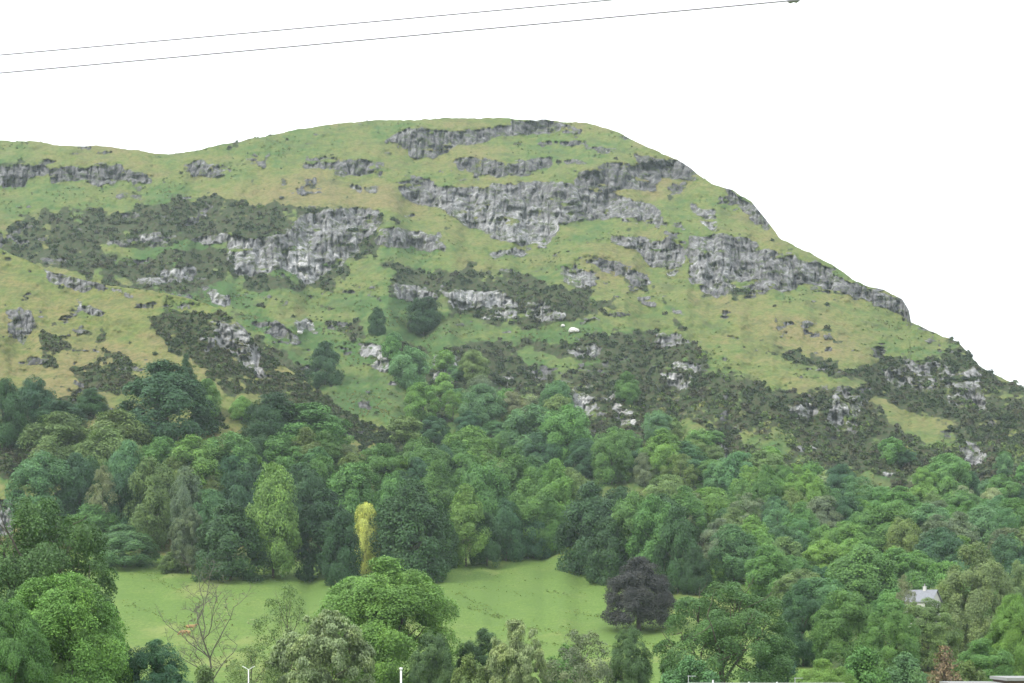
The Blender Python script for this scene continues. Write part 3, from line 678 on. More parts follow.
# the wood
for a in [
 (58,414,470,70,'dome','olive','olive yellow crown at the upper left corner of the wood',GW),
 (118,412,470,66,'dome','olive','tall olive green crown beside the large dark pyramid tree',GW),
 (108,430,492,66,'dome','olive','broad olive crown in the second row of the wood',GW),
 (160,438,500,46,'round','mid','mid green crown just below the large dark pyramid tree',GW),
 (42,452,540,64,'round','bluemid','broad bluish green crown at the left end of the wood',GW),
 (76,456,530,40,'round','blue','dark crown tucked behind the broad bluish green one',GW),
 (103,468,548,36,'airy','tan','thin brownish grey tree with a visible stem in the left wood',GW),
 (128,470,545,40,'round','blue','dark bluish crown right of the thin brownish tree',GW),
 (153,460,552,52,'round','olive','tall olive crown with brownish lower sprays in the left wood',GW),
 (196,438,508,58,'round','light','pale yellow green double crown in the upper wood',GW),
 (187,470,560,34,'round','grey','grey green narrow crown above the weeping pale tree',GW),
 (228,434,500,62,'round','mid','round mid green crown with a smooth top left of the yellow green tower',GW),
 (238,474,540,44,'round','blue','dark crown left of the yellow green tower',GW),
 (273,466,578,54,'round','yellowgreen','bright yellow green tower of a tree at the wood edge',GW),
 (211,492,560,44,'round','bluemid','fresh bluish crown directly above the dense dark edge tree',GW),
 (230,506,580,70,'dome','dark','dense dark green edge tree between weeping tree and yellow green tower',GW),
 (188,508,572,36,'willow','grey','weeping pale grey green tree at the field edge',GW),
 (124,526,566,66,'dome','bluemid','low dense bluish thicket tree at the left corner of the field',GW),
 (92,505,548,60,'dome','mid','mid green crown above the low dense thicket at the field corner',GW),
 (172,552,572,24,'bush','olive','small olive bush between thicket and weeping tree',GW),
 (284,436,492,54,'round','mid','mid green crown right below the bright green dome tree',GW),
 (302,466,535,46,'round','blue','blue green crown right of the yellow green tower',GW),
 (320,456,520,36,'round','mid','narrow mid green crown in the middle rows of the wood',GW),
 (347,444,500,34,'airy','grey','grey thin crowned tree in the upper wood',GW),
 (353,464,540,56,'round','mid','broad green crown above the golden leaved tree',GW),
 (325,492,574,62,'dome','deep','dark edge tree left of the golden leaved tree',GW),
 (366,506,577,28,'round','gold','golden yellow leaved tree at the wood edge',GW),
 (342,514,584,38,'dome','deep','dark lower tree leaning against the golden leaved tree',GW),
 (381,446,505,50,'round','mid','mid green crown in the upper wood below the heather spur tip',GW),
 (396,474,545,40,'round','mid','rounded crown right above the big drooping edge tree',GW),
 (412,484,580,78,'dome','dark','big dark drooping edge tree sweeping down to the field right of the golden one',GW),
 (423,439,490,50,'round','mid','mid green crown at the top of the wood below the light gully tree',GW),
 (436,464,545,44,'tall','mid','tall mid green crown over the right side of the drooping tree',GW),
 (442,446,505,34,'round','blue','dark gap-filling crown beneath the pale crown of the wood top',GW),
 (468,428,490,58,'round','light','pale green crown at the highest point of the wood top',GW),
 (466,486,566,42,'tall','light','bright green columnar crown at the bay of the wood edge',GW),
 (484,462,540,50,'round','mid','tall rounded crown behind the bright green columnar one',GW),
 (440,515,568,36,'dome','dark','dark edge tree in the bay beside the drooping tree',GW),
 (487,515,566,34,'dome','dark','dark edge tree just right of the bright columnar crown',GW),
 (513,448,530,54,'tall','mid','tall mid green crown on the right shoulder of the wood top',GW),
 (506,500,560,38,'dome','blue','dark blue green edge tree near the crest of the field',GW),
 (531,470,556,46,'tall','mid','tall crown with pale sprays above the crest of the field',GW),
 (533,512,557,38,'dome','blue','dark lower edge tree exactly at the crest of the field',GW),
 (556,462,545,46,'tall','light','pale yellow green crown behind the crest of the field',GW),
 (549,498,556,34,'tall','mid','narrow green edge tree left of the very dark edge tree',GW),
 (592,486,572,68,'dome','deep','very dark broad edge tree above the copper tree',GW),
 (572,475,545,44,'round','olive','olive crown behind the very dark broad edge tree',GW),
 (632,492,580,48,'round','mid','mid green crown with yellow tinted sprays on the right wood edge',GW),
 (628,500,575,18,'tall','yellowgreen','slim yellow green tree on the right wood edge',GW),
 (608,520,582,44,'dome','dark','dark edge tree behind the left of the copper tree',GW),
 (655,498,586,50,'round','mid','mid green crown behind the right of the copper tree',GW),
 (678,508,592,46,'dome','dark','dark rounded tree at the right end of the wood edge',GW),
 (696,548,594,30,'dome','deep','low very dark tree closing the wood at its right end',GW),
 (618,556,580,16,'bush','light','small pale green bush at the top left of the copper tree',GW),
 (662,560,588,22,'bush','olive','small olive bush at the field edge right of the copper tree',GW),
]: tree(*a)
# craggy hillside
for a in [
 (409,347,391,40,'round','bluemid','bluish green tree between two white crags at mid hill',GH),
 (422,384,424,36,'round','light','pale green tree below the bluish tree of the two white crags',GH),
 (434,417,444,30,'round','blue','dark round tree at the top edge of the wood below the pale gully tree',GH),
 (405,417,442,36,'small','olive','olive bushy tree at the tip of the brown heather spur',GH),
 (473,351,384,32,'round','olive','light olive tree right of the second white crag',GH),
 (482,386,428,46,'round','bluemid','bluish crown under the light olive tree of the crags',GH),
 (468,412,438,26,'round','blue','dark small tree under the bluish crown among the crags',GH),
 (514,393,424,34,'round','tan','pale brownish tree in the middle of the hillside thicket',GH),
 (556,382,418,32,'round','bluemid','blue green tree left of the white streaked crag',GH),
 (530,406,460,54,'round','bluemid','large bluish green tree in the hillside thicket',GH),
 (566,408,466,52,'round','mid','large mid green tree in the hillside thicket beneath the white crag',GH),
 (612,430,484,42,'round','mid','tall light tree right of the hillside thicket beneath the white diagonal crag',GH),
 (627,372,404,24,'tall','mid','narrow green tree right beside the white diagonal crag',GH),
 (586,440,478,40,'round','blue','dark tree at the lower right of the hillside thicket',GH),
 (544,434,478,44,'round','blue','dark bluish tree at the lower middle of the hillside thicket',GH),
 (640,448,476,26,'round','blue','small dark tree left of the small white crag',GH),
 (698,430,456,30,'small','mid','small rounded green tree left of the paired pale rocks',GH),
 (736,459,490,28,'round','bluemid','grey blue tree below the pale rocks',GH),
 (666,476,512,44,'round','olive','pale olive tree above the right end of the wood',GH),
 (684,492,530,44,'round','tan','pale brownish crown above the right end of the wood',GH),
 (925,467,494,24,'round','light','small bright round tree on the heather slope at the right',GH),
 (948,455,496,42,'round','mid','mid green tree beside the small bright round one on the right heather slope',GH),
 (810,474,528,34,'round','light','tall light green tree standing out of the heather at middle right',GH),
 (782,466,500,26,'round','mid','mid green tree left of the tall light green one in the heather',GH),
 (812,462,486,24,'small','mid','small tree behind the tall light green one in the heather',GH),
 (840,466,510,34,'round','blue','dark bluish tree right of the tall light green one in the heather',GH),
 (845,498,540,40,'round','blue','dark rounded tree under the dark bluish one at middle right',GH),
]: tree(*a)
# mixed woodland, right
for a in [
 (776,498,540,30,'round','blue','dark blue green tree above the right end of the field strip',GR),
 (734,526,584,50,'round','bluemid','tall bluish tree right of the low dark tree closing the wood',GR),
 (716,560,586,22,'bush','light','pale bush at the tip of the field strip',GR),
 (762,548,590,34,'round','dark','dark tree above the tip of the field strip',GR),
 (783,528,575,44,'round','blue','dark bluish crown in the middle of the right woodland',GR),
 (788,558,602,50,'round','mid','mid green dome above the spreading oak',GR),
 (823,540,588,42,'round','light','bright light green crown left of the big bluish dome',GR),
 (862,548,612,68,'round','mid','big mid green dome left of the cottage',GR),
 (852,538,580,34,'round','light','light crown peeping over the big mid green dome',GR),
 (820,566,602,28,'round','blue','dark gap tree between bright crown and big mid green dome',GR),
 (917,552,600,44,'round','mid','rounded crown right behind the dark conifer of the cottage',GR),
 (913,557,597,22,'spruce','deep','dark pointed conifer behind the white cottage',GR),
 (892,505,560,54,'round','mid','large mid green crown above the cottage conifer',GR),
 (866,512,556,42,'round','mid','mid green crown above the big mid green dome',GR),
 (930,505,555,48,'round','bluemid','bluish crown above and right of the cottage conifer',GR),
 (940,530,580,46,'round','blue','dark crown left behind the tall pale tree at the right',GR),
 (960,490,530,40,'round','mid','mid green crown below the heather slope at far right',GR),
 (985,508,560,44,'round','bluemid','bluish crown near the right edge above the tall pale tree',GR),
 (1015,500,550,42,'round','mid','mid green crown cut by the right edge under the heather slope',GR),
 (1010,535,590,40,'round','blue','dark crown at the right edge above the pale rounded tree',GR),
 (977,545,660,66,'near',(.070, .098, .046),'tall pale grey green tree right of the cottage',GR),
 (1016,562,640,38,'near',(.066, .094, .044),'pale rounded tree at the right edge',GR),
 (904,577,690,26,'airy','tan','thin greyish brown tree at the left end of the cottage',GR,322),
]: tree(*a)
# near trees; depth given in metres
for a in [
 (803,581,700,48,'near','blue','dark tall tree immediately right of the spreading oak',GF,300),
 (846,590,700,64,'near','mid','broad mid green tree above the yellow green bush',GF,285),
 (892,600,700,52,'near','mid','lower mid green tree below the cottage roof',GF,270),
 (928,600,700,62,'near','olive','dense olive tree right in front of the white cottage',GF,290),
 (984,640,720,60,'near','mid','rounded mid green tree above the flat roofed building',GF,230),
 (1016,597,720,56,'bigtree','fresh','bright yellow green tree at the right edge of the view',GF,240),
 (945,638,735,70,'spruce','brown','rusty brown conifer at the lower right',GF,200),
 (822,661,720,68,'bigtree','yellowgreen','yellow green bush crown at the bottom right of the spreading oak',GF,185),
 (725,585,716,128,'oak',(.036, .070, .022),'spreading open oak with visible limbs at the lower middle right',GF,225),
 (690,658,720,66,'bush','bluemid','low bluish bush beneath the left side of the spreading oak',GF,200),
 (639,560,630,66,'beech','copper','purple copper beech standing alone on the green field',GF),
 (629,628,735,44,'near',(.036, .068, .028),'dark tree right of the white stemmed birch',GF,215),
 (582,630,735,66,'airy','grey','pale birch with white stem at the lower middle',GF,200),
 (566,646,735,50,'bush','mid','low green bush in front of the white stemmed birch',GF,215),
 (517,622,735,62,'willow','pale','pale weeping tree at the lower middle',GF,205),
 (482,630,735,54,'near',(.036, .068, .028),'dark tree left of the pale weeping tree at the lower middle',GF,230),
 (433,632,740,44,'near',(.036, .068, .028),'dark narrow tree against the right flank of the big bright tree',GF,212),
 (386,561,745,132,'bigtree',(.054, .104, .026),'big bright green tree in front of the field',GF,225),
 (322,612,745,100,'willow','pale','broad pale weeping willow left of the big bright tree',GF,195),
 (287,588,745,66,'wispy','olive','thin leaved tree with a bare forked limb left of the willow',GF,212),
 (290,586,612,40,'bush','mid','leafy ivy green tuft on top of the thin leaved tree',GF,211),
 (250,648,745,60,'wispy','olive','wispy low tree between bare tree and willow',GF,190),
 (36,504,745,150,'oak',(.032, .062, .020),'tallest dark tree at the left with open limbs above the bright tree',GF,205),
 (62,580,760,140,'bigtree','fresh','bright green broad tree at the bottom left corner',GF,170),
 (8,606,760,80,'bigtree','mid','mid green tree cut by the bottom left corner',GF,160),
 (156,642,740,74,'near','blue','dark feathery tree beside the bottom left bright tree',GF,175),
 (862,650,735,56,'bush','mid','low green bush right of the yellow green bush crown',GF,215),
 (905,655,735,50,'bush','bluemid','low bluish bush left of the rusty brown conifer',GF,225),
 (968,662,735,44,'bush','olive','low olive bush right of the rusty brown conifer',GF,210),
 (775,640,735,46,'bush','blue','dark low bush under the right side of the spreading oak',GF,235),
 (470,655,740,40,'bush','olive','low olive bush at the bottom between two dark trees',GF,205),
 (204,668,750,46,'bush','olive','low scrubby bush around the foot of the bare tree',GF,200),
 (118,640,750,46,'bush','mid','leafy bush between the bright corner tree and the dark feathery one',GF,190),
]:
    kw = {}
    if 'birch' in a[6] and 'pale birch' in a[6]: kw = dict(bark=PALEBARK, name='birch_tree')
    if 'tuft' in a[6]: continue
    if 'copper' in a[6]: kw = dict(name='copper_beech')
    tree(*a, **kw)
# the bare tree
Yb = 208.0; Xb = (217 - CX) / F * Yb; zb = height_at(217, Yb); Hb = CZ + (HY - 592) / F * Yb - zb
PROTO['bare'] = ([lobed('airy', 301, 260, .012, 10, gap=.5, zb=.15, rl=(.1, .16), core=False)], [twigs(302)])
e = tree(217, 590, 745, 92, 'bare', 'tan', 'bare grey tree with dead twigs in front of the field', GF, Yb, name='bare_tree', bark=GREYBARK)

# ---- smaller neighbours that fill the woods; each is told by the tree it stands next to
LAND = [t for t in TREES]
used = set(t['label'] for t in TREES)
SHORT = {}
def nick(t):
    l = t['label']
    for cut in (' at the ', ' in the ', ' beside ', ' right of ', ' left of ', ' above ', ' below ', ' under ', ' behind ', ' between ', ' on the ', ' with ', ' cut by ', ' standing ', ' just ', ' near ', ' tucked ', ' peeping ', ' exactly ', ' leaning ', ' directly ', ' over ', ' to ', ' right ', ' touching ', ' sweeping ', ' against ', ' beneath ', ' closing ', ' second ', ' immediately '):
        i = l.find(cut)
        if i > 0: l = l[:i]
    return l.strip(' ,')
names = [nick(t) for t in LAND]
from collections import Counter
cn = Counter(names)
for t, n_ in zip(LAND, names): t['nick'] = n_ if cn[n_] == 1 and len(n_.split()) <= 6 else None
MARKS = [t for t in LAND if t['nick'] and len(t['nick'].split()) >= 3]
TONE = {'dark': 'dark green', 'mid': 'mid green', 'light': 'light green', 'blue': 'dark bluish', 'bluemid': 'bluish green', 'olive': 'olive green', 'pale': 'pale', 'grey': 'grey green', 'deep': 'very dark', 'tan': 'brownish', 'fresh': 'fresh green'}
def where(cx, cy, tone, size):
    ms = sorted(MARKS, key=lambda t: math.hypot(t['cx'] - cx, (t['cy'] - cy) * 1.3))
    for t in ms[:14]:
        dx, dy = cx - t['cx'], cy - t['cy']; d = math.hypot(dx, dy)
        a = math.degrees(math.atan2(-dy, dx)) % 360
        rel = ['right of', 'above and right of', 'above', 'above and left of', 'left of', 'below and left of', 'below', 'below and right of'][int((a + 22.5) // 45) % 8]
        pre = 'just ' if d < 34 else ('a short way ' if d < 70 else 'well ')
        l = f"{size} {tone} tree {pre}{rel} the {t['nick']}"
        if l not in used and len(l.split()) <= 16:
            used.add(l); return l
    return None

def inside(poly, x, y):
    c = False; n = len(poly)
    for i in range(n):
        ax, ay = poly[i]; bx, by = poly[(i + 1) % n]
        if (ay > y) != (by > y) and x < (bx - ax) * (y - ay) / (by - ay) + ax: c = not c
    return c
PLACED = [(t['cx'], t['base']) for t in TREES]
def scatter(poly, n, gap, hpx, wpx, kinds, cols, group, seed):
    r = random.Random(seed); xs_ = [p[0] for p in poly]; ys_ = [p[1] for p in poly]; k = 0
    for _ in range(n * 60):
        if k >= n: break
        x, y = r.uniform(min(xs_), max(xs_)), r.uniform(min(ys_), max(ys_))
        if not inside(poly, x, y): continue
        if any(abs(x - a) < gap and abs(y - b) < gap * .55 for a, b in PLACED): continue
        h = r.uniform(*hpx); w = r.uniform(*wpx); col = r.choice(cols)
        size = 'tall' if h > hpx[0] + .66 * (hpx[1] - hpx[0]) else ('small' if h < hpx[0] + .33 * (hpx[1] - hpx[0]) else 'rounded')
        l = where(x, y - h * .65, TONE[col], size)
        if l is None: continue
        PLACED.append((x, y)); k += 1
        tree(x, y - h, y, w, r.choice(kinds), col, l, group)

scatter([(60,500),(250,490),(430,495),(540,500),(600,520),(680,560),(640,575),(560,548),(450,555),(300,560),(150,552),(60,535)], 34, 16, (46, 64), (36, 52), ['round', 'tall'], ['mid', 'mid', 'blue', 'dark', 'olive', 'bluemid', 'light'], GW, 1)
scatter([(640,480),(720,470),(770,492),(860,520),(1024,540),(1040,600),(800,600),(720,585),(690,550),(660,510)], 44, 15, (36, 54), (32, 48), ['round', 'round', 'tall', 'airy'], ['mid', 'mid', 'bluemid', 'light', 'olive', 'light', 'grey'], GR, 2)
scatter([(700,470),(790,480),(900,505),(1050,510),(1050,545),(880,545),(760,530),(690,510)], 22, 15, (24, 38), (24, 38), ['round', 'small', 'airy'], ['mid', 'bluemid', 'pale', 'olive', 'light'], GR, 3)
scatter([(440,405),(500,405),(560,420),(640,440),(690,450),(720,480),(660,500),(600,480),(520,462),(450,440)], 15, 16, (20, 34), (22, 36), ['small', 'round', 'airy'], ['mid', 'bluemid', 'light', 'olive', 'grey', 'pale'], GH, 4)
scatter([(640,415),(700,430),(760,470),(720,480),(660,450)], 7, 14, (12, 20), (14, 22), ['small'], ['mid', 'bluemid', 'olive'], GH, 5)
scatter([(760,600),(900,606),(1040,606),(1040,640),(930,640),(800,625)], 14, 18, (40, 60), (38, 54), ['round'], ['mid', 'bluemid', 'olive', 'blue'], GR, 6)
scatter([(380,345),(470,345),(510,360),(500,405),(450,410),(400,390)], 5, 14, (14, 24), (16, 26), ['small'], ['mid', 'bluemid', 'olive', 'light'], GH, 8)
scatter([(880,450),(1040,480),(1040,520),(960,500),(900,500)], 9, 14, (16, 28), (18, 30), ['small'], ['mid', 'bluemid', 'blue'], GH, 9)
# ------------------------------------------------------------------ heather, gorse and rushes
def bush_variants():
    out = []
    for s in range(6):
        r = np.random.default_rng(900 + s); n = 34
        D = unit(r.normal(size=(n, 3)) + np.array([0, 0, .6])); D[:, 2] = np.abs(D[:, 2])
        P = D * r.uniform(.55, 1.0, (n, 1)) * np.array([.55, .55, .62])
        V, _ = sprays(P, unit(D + r.normal(size=(n, 3)) * .4), .25, r)
        out.append((V, np.repeat(r.random(n), 4)))
    return out
BV = bush_variants()
def scatter_bushes(name, SH, n, seed, key, label_kind, lo, hi, tint_lo, tint_hi, thr, low=0.0):
    r = np.random.default_rng(seed); A = SH['A'][key]; rows, cols = A.shape
    Pm = np.clip(A - thr, 0, .5) * (SH['Y'] < 1300) * (SH['py'] < 640)
    p = Pm.ravel() / Pm.sum(); ids = r.choice(rows * cols, n, p=p, replace=False)
    pts = SH['V'][:rows].reshape(-1, 3)[ids]
    px = (SH['cols'][ids % cols]); keep = (px > -60) & (px < 1100); pts = pts[keep]; n = len(pts); ids = ids[keep]
    cl = fbm(pts[:, 0] / 22, pts[:, 1] / 22, seed + 5, 3)
    tint = np.clip(tint_lo + (tint_hi - tint_lo) * (cl * 1.6 - .3) + r.normal(size=n) * .13 + low * smooth(150, 70, pts[:, 2]), 0, 1)
    VV = []; TT = []; TO = []
    var = r.integers(0, 6, n)
    for v in range(6):
        sel = np.where(var == v)[0]; B, to = BV[v]
        s = (r.uniform(lo, hi, len(sel)))[:, None, None]; a = r.uniform(0, 6.28, len(sel)); ca, sa = np.cos(a)[:, None], np.sin(a)[:, None]
        X = B[None, :, 0] * ca - B[None, :, 1] * sa; Y = B[None, :, 0] * sa + B[None, :, 1] * ca
        G = np.stack([X, Y, np.repeat(B[None, :, 2], len(sel), 0)], -1) * s + pts[sel][:, None, :] + np.array([0, 0, -.15])
        VV.append(G.reshape(-1, 3)); TT.append(np.repeat(tint[sel], len(B))); TO.append(np.tile(to, len(sel)))
    V = np.concatenate(VV)
    o = link(name, np_mesh(name, V, np.arange(len(V)).reshape(-1, 4), 4, dict(tint=np.concatenate(TT), tone=np.concatenate(TO)), False), SCRUB)
    tag(o, label_kind, name.replace('_', ' '), None, 'stuff'); return o
scatter_bushes('heather_and_gorse', HILLS, 13000, 31, 'scrub', 'dark heather and gorse scrub covering the crags and lower hillside', 1.2, 3.6, 0.0, .72, .40, .16)
scatter_bushes('heather_scrub', SPUR, 2200, 32, 'scrub', 'dark brown heather scrub covering the front spur', .8, 2.3, .1, .75, .40)
for S_ in (HILLS, SPUR): S_['A']['turf'] = np.clip(.35 + .4 * (fbm(S_['py'] / 9, np.repeat(S_['cols'][None, :], len(S_['py']), 0) / 24, 5, 4, .6) - .5) * 4, 0, .8) * (S_['A']['rock'] < .45) * (S_['A']['scrub'] < .45) * (S_['A']['field'] < .3) * np.clip(.25 + 1.2 * (S_['A']['lush'] - .35), .25, 1.3)
scatter_bushes('bracken', HILLS, 6500, 33, 'turf', 'bracken and tussocks dotted over the hill turf', .45, 1.5, .70, 1.05, .16)
scatter_bushes('turf_tussocks', SPUR, 2200, 34, 'turf', 'dry tussocks dotted over the front spur', .3, 1.0, .65, 1.15, .2)

# rushes along the damp lines of the field
r = np.random.default_rng(77)
lines = [((455,592),(512,622),26), ((470,606),(500,618),18), ((568,610),(655,630),46), ((560,626),(580,632),10), ((500,626),(560,632),16), ((150,577),(182,592),20), ((120,600),(175,622),18), ((545,590),(570,596),10), ((460,585),(540,596),14), ((130,572),(300,582),30), ((520,640),(600,650),16), ((640,640),(662,652),10)]
P = []
for (a, b, n) in lines:
    for k in range(n * 4):
        s = r.random(); x = a[0] + (b[0] - a[0]) * s + r.normal() * 2; y = a[1] + (b[1] - a[1]) * s + r.normal() * 1.4
        Y = depth_at(x, y); P.append(wp(x, y, Y))
for k in range(500):
    x, y = r.uniform(110, 720), r.uniform(560, 660)
    if FIELD[int(y) - PY0, int(x) - PX0] < .5: continue
    P.append(wp(x, y, depth_at(x, y)))
P = np.array(P); VV = []; tn = []
for p in P:
    m = 9; s = r.uniform(.12, .42)
    D = np.stack([r.normal(size=m) * .35, r.normal(size=m) * .35, np.full(m, .30)], 1)
    V, _ = sprays(p + D * s, np.stack([r.normal(size=m), r.normal(size=m), r.normal(size=m) * .3], 1), .28 * s, r, 1.6, .3)
    VV.append(V); tn.append(np.full(len(V), r.random()))
V = np.concatenate(VV); tn = np.concatenate(tn)
o = link('rushes', np_mesh('rushes', V, np.arange(len(V)).reshape(-1, 4), 4, dict(tint=.82 + .12 * tn, tone=.55 + .45 * tn), False), SCRUB)
tag(o, 'dark tufts of rushes in lines across the green field', 'rushes', None, 'stuff')

# pale boulders on the hillside
def boulder(px, py, wpx, label, seed):
    rr = random.Random(seed); Y = depth_at(px, py); s = wpx / F * Y / 2
    bm = bmesh.new(); bmesh.ops.create_icosphere(bm, subdivisions=2, radius=1)
    for v in bm.verts:
        k = 1 + .22 * math.sin(v.co.x * 3.1 + seed) * math.cos(v.co.y * 2.7 + seed * 2) + rr.uniform(-.10, .10)
        v.co = v.co * k; v.co.x *= s; v.co.y *= s * .8; v.co.z *= s * .62
        if v.co.z < -s * .3: v.co.z = -s * .3
    me = bpy.data.meshes.new('boulder'); bm.to_mesh(me); bm.free()
    o = link('boulder', me, BOULDER); o.location = wp(px, py, Y); o.location.y -= .6
    tag(o, label, 'boulder')
boulder(574, 331, 11, 'larger white boulder on the green slope right below the middle crag', 3)
boulder(563, 326, 5, 'smaller white boulder up and left of the larger white one below the middle crag', 5)
boulder(299, 423-90, 7, 'pale boulder on the gully grass beside the grey scree', 8)

# ------------------------------------------------------------------ cattle
def skin_body(name, joints, edges, mat, parent, sub=2):
    bm = bmesh.new(); lay = bm.verts.layers.skin.verify()
    vs = []
    for i, (co, ra) in enumerate(joints):
        v = bm.verts.new(co); v[lay].radius = ra; v[lay].use_root = (i == 0); vs.append(v)
    for a, b in edges: bm.edges.new((vs[a], vs[b]))
    me = bpy.data.meshes.new(name); bm.to_mesh(me); bm.free()
    o = link(name, me, mat, parent)
    o.modifiers.new('Skin', 'SKIN'); s = o.modifiers.new('Subsurf', 'SUBSURF'); s.levels = s.render_levels = sub
    return o
def cow(px, py, rz, sc, head_up, label, group):
    Y = depth_at(px, py); X, Yy, Z = wp(px, py, Y)
    e = empty('cow', (X, Yy, Z), label, 'cow', group); e.rotation_euler = (0, 0, rz); e.scale = (sc,) * 3
    hz = 1.45 if head_up else .55
    J = [((-.1, 0, .98), (.36, .42)), ((.5, 0, 1.02), (.34, .42)), ((.95, 0, 1.10), (.24, .30)), ((1.25, 0, (1.12 + hz) / 2 + .1), (.17, .21)), ((1.5, 0, hz), (.15, .17)), ((1.78, 0, hz - .14), (.10, .11)),
         ((-.7, 0, 1.02), (.33, .38)), ((-.95, 0, 1.08), (.2, .2)), ((-1.03, 0, .75), (.035, .035)), ((-1.03, 0, .4), (.06, .06))]
    E = [(0, 1), (1, 2), (2, 3), (3, 4), (4, 5), (0, 6), (6, 7), (7, 8), (8, 9)]
    for sy in (-.2, .2):
        b = len(J)
        J += [((.62, sy, .62), (.13, .15)), ((.64, sy, .36), (.075, .08)), ((.63, sy, .06), (.07, .07))]; E += [(1, b), (b, b + 1), (b + 1, b + 2)]
        b = len(J)
        J += [((-.72, sy, .66), (.16, .19)), ((-.86, sy, .40), (.08, .085)), ((-.80, sy, .06), (.07, .07))]; E += [(6, b), (b, b + 1), (b + 1, b + 2)]
    skin_body('body', J, E, COAT, e)
    for sy in (-1, 1):
        h = MB(); h.tube([(1.45, sy * .1, hz + .10), (1.45, sy * .36, hz + .12), (1.5, sy * .58, hz + .30)], [.045, .035, .01], 6); h.build('horn', HORN, e, True)
        h = MB(); h.tube([(1.42, sy * .12, hz + .04), (1.38, sy * .26, hz - .02), (1.36, sy * .34, hz - .08)], [.05, .07, .02], 6); h.build('ear', COAT, e, True)
cow(185.5, 636.5, math.radians(180), 1.0, False, 'ginger cow grazing on the field behind the bare tree, nearer of the pair', 'ginger cattle on the field')
cow(190.5, 630.5, math.radians(15), .95, True, 'ginger cow with head raised just behind the grazing one', 'ginger cattle on the field')

# ------------------------------------------------------------------ lamps and posts
def lamp(px, top, Y, label):
    X, _, zt = wp(px, top, Y); z0 = height_at(px, Y)
    e = empty('street_lamp', (X, Y, z0), label, 'street lamp'); h = zt - z0
    m = MB(); m.tube([(0, 0, 0), (0, 0, 1.2), (0, 0, 1.21), (0, 0, h - .35)], [.10, .10, .07, .055], 10); m.build('pole', WHITE, e, True)
    for s in (-1, 1):
        m = MB(); m.tube([(0, 0, h - .40), (s * .12, 0, h - .33), (s * .28, 0, h - .25)], [.045, .04, .035], 8)
        a = m.build('arm', WHITE, e, True)
        m = MB(); m.poly([(s * .24, -.12, h - .26), (s * .24, .12, h - .26), (s * .66, .09, h - .06), (s * .66, -.09, h - .06), (s * .24, -.12, h - .19), (s * .24, .12, h - .19), (s * .63, .09, h), (s * .63, -.09, h)],
            [(0, 1, 2, 3), (7, 6, 5, 4), (0, 4, 5, 1), (1, 5, 6, 2), (2, 6, 7, 3), (3, 7, 4, 0)])
        m.build('lamp_head', WHITE, e)
lamp(248.5, 666, 172, 'white street lamp with two raised heads below the thin leaved trees')
def post(px, top, Y, rad, label):
    X, _, zt = wp(px, top, Y); z0 = height_at(px, Y); h = zt - z0
    e = empty('pole_lamp', (X, Y, z0), label, 'lamp post')
    m = MB(); m.tube([(0, 0, 0), (0, 0, h * .5), (0, 0, h - .3)], [rad * 1.15, rad, rad * .85], 10); m.build('pole', WHITE, e, True)
    m = MB(); m.tube([(0, 0, h - .3), (0, 0, h - .24), (0, 0, h - .05), (0, 0, h)], [rad * .9, rad * 1.5, rad * 1.5, rad * .9], 10); m.build('cap', WHITE, e, True)
post(401, 667.5, 185, .13, 'single white post with a round cap before the big bright tree')

# ------------------------------------------------------------------ cottage among the trees
def house(name, X, Y, z, rz, L, D, eave, ridge, label, wall, roof, chim=None, windows=()):
    e = empty(name, (X, Y, z), label, 'house'); e.rotation_euler = (0, 0, rz)
    l, d = L / 2, D / 2
    m = MB(); m.poly([(-l, -d, -1), (l, -d, -1), (l, d, -1), (-l, d, -1), (-l, -d, eave), (l, -d, eave), (l, d, eave), (-l, d, eave), (-l, 0, ridge), (l, 0, ridge)],
        [(0, 1, 5, 4), (2, 3, 7, 6), (1, 2, 6, 9, 5), (3, 0, 4, 8, 7), (3, 2, 1, 0)])
    w = m.build('wall', wall, e)
    o = .3; s = (ridge - eave) / d; t = .16
    m = MB()
    for sg in (-1, 1):
        ye = sg * (d + o); ze = eave - o * s
        m.poly([(-l - o, 0, ridge + .02), (l + o, 0, ridge + .02), (l + o, ye, ze + .02), (-l - o, ye, ze + .02), (-l - o, 0, ridge + t), (l + o, 0, ridge + t), (l + o, ye, ze + t), (-l - o, ye, ze + t)],
            [(0, 1, 2, 3), (7, 6, 5, 4), (0, 4, 5, 1), (1, 5, 6, 2), (2, 6, 7, 3), (3, 7, 4, 0)])
    rf = m.build('roof', roof, e)
    for cx in (chim or ()):
        m = MB(); m.box(cx - .28, cx + .28, -.28, .28, ridge - .6, ridge + .75); m.box(cx - .33, cx + .33, -.33, .33, ridge + .753, ridge + .87)
        c = m.build('chimney', wall, rf)
        m = MB(); m.tube([(cx, 0, ridge + .87), (cx, 0, ridge + 1.4)], [.13, .11], 8); m.build('chimney_pot', FELT, rf)
    for (wx, wz) in windows:
        m = MB(); m.box(wx - .5, wx + .5, -d - .05, -d + .05, wz - .7, wz + .7); f_ = m.build('window', WHITE, e)
        m = MB(); m.box(wx - .42, wx + .42, -d - .07, -d - .052, wz - .62, wz + .62); m.build('pane', DARKGLASS, f_)
    return e, rf
Yc = 336.0; Xc = (922 - CX) / F * Yc; zr = CZ + (HY - 590) / F * Yc; zc = height_at(915, Yc)
house('cottage', Xc, Yc, zr - 6.7, math.radians(-38), 6.2, 4.6, 4.4, 6.6, 'small white cottage with grey slate roof half hidden among the trees', HARL, SLATE, (.6,), ((-1.7, 2.4), (1.5, 2.4)))
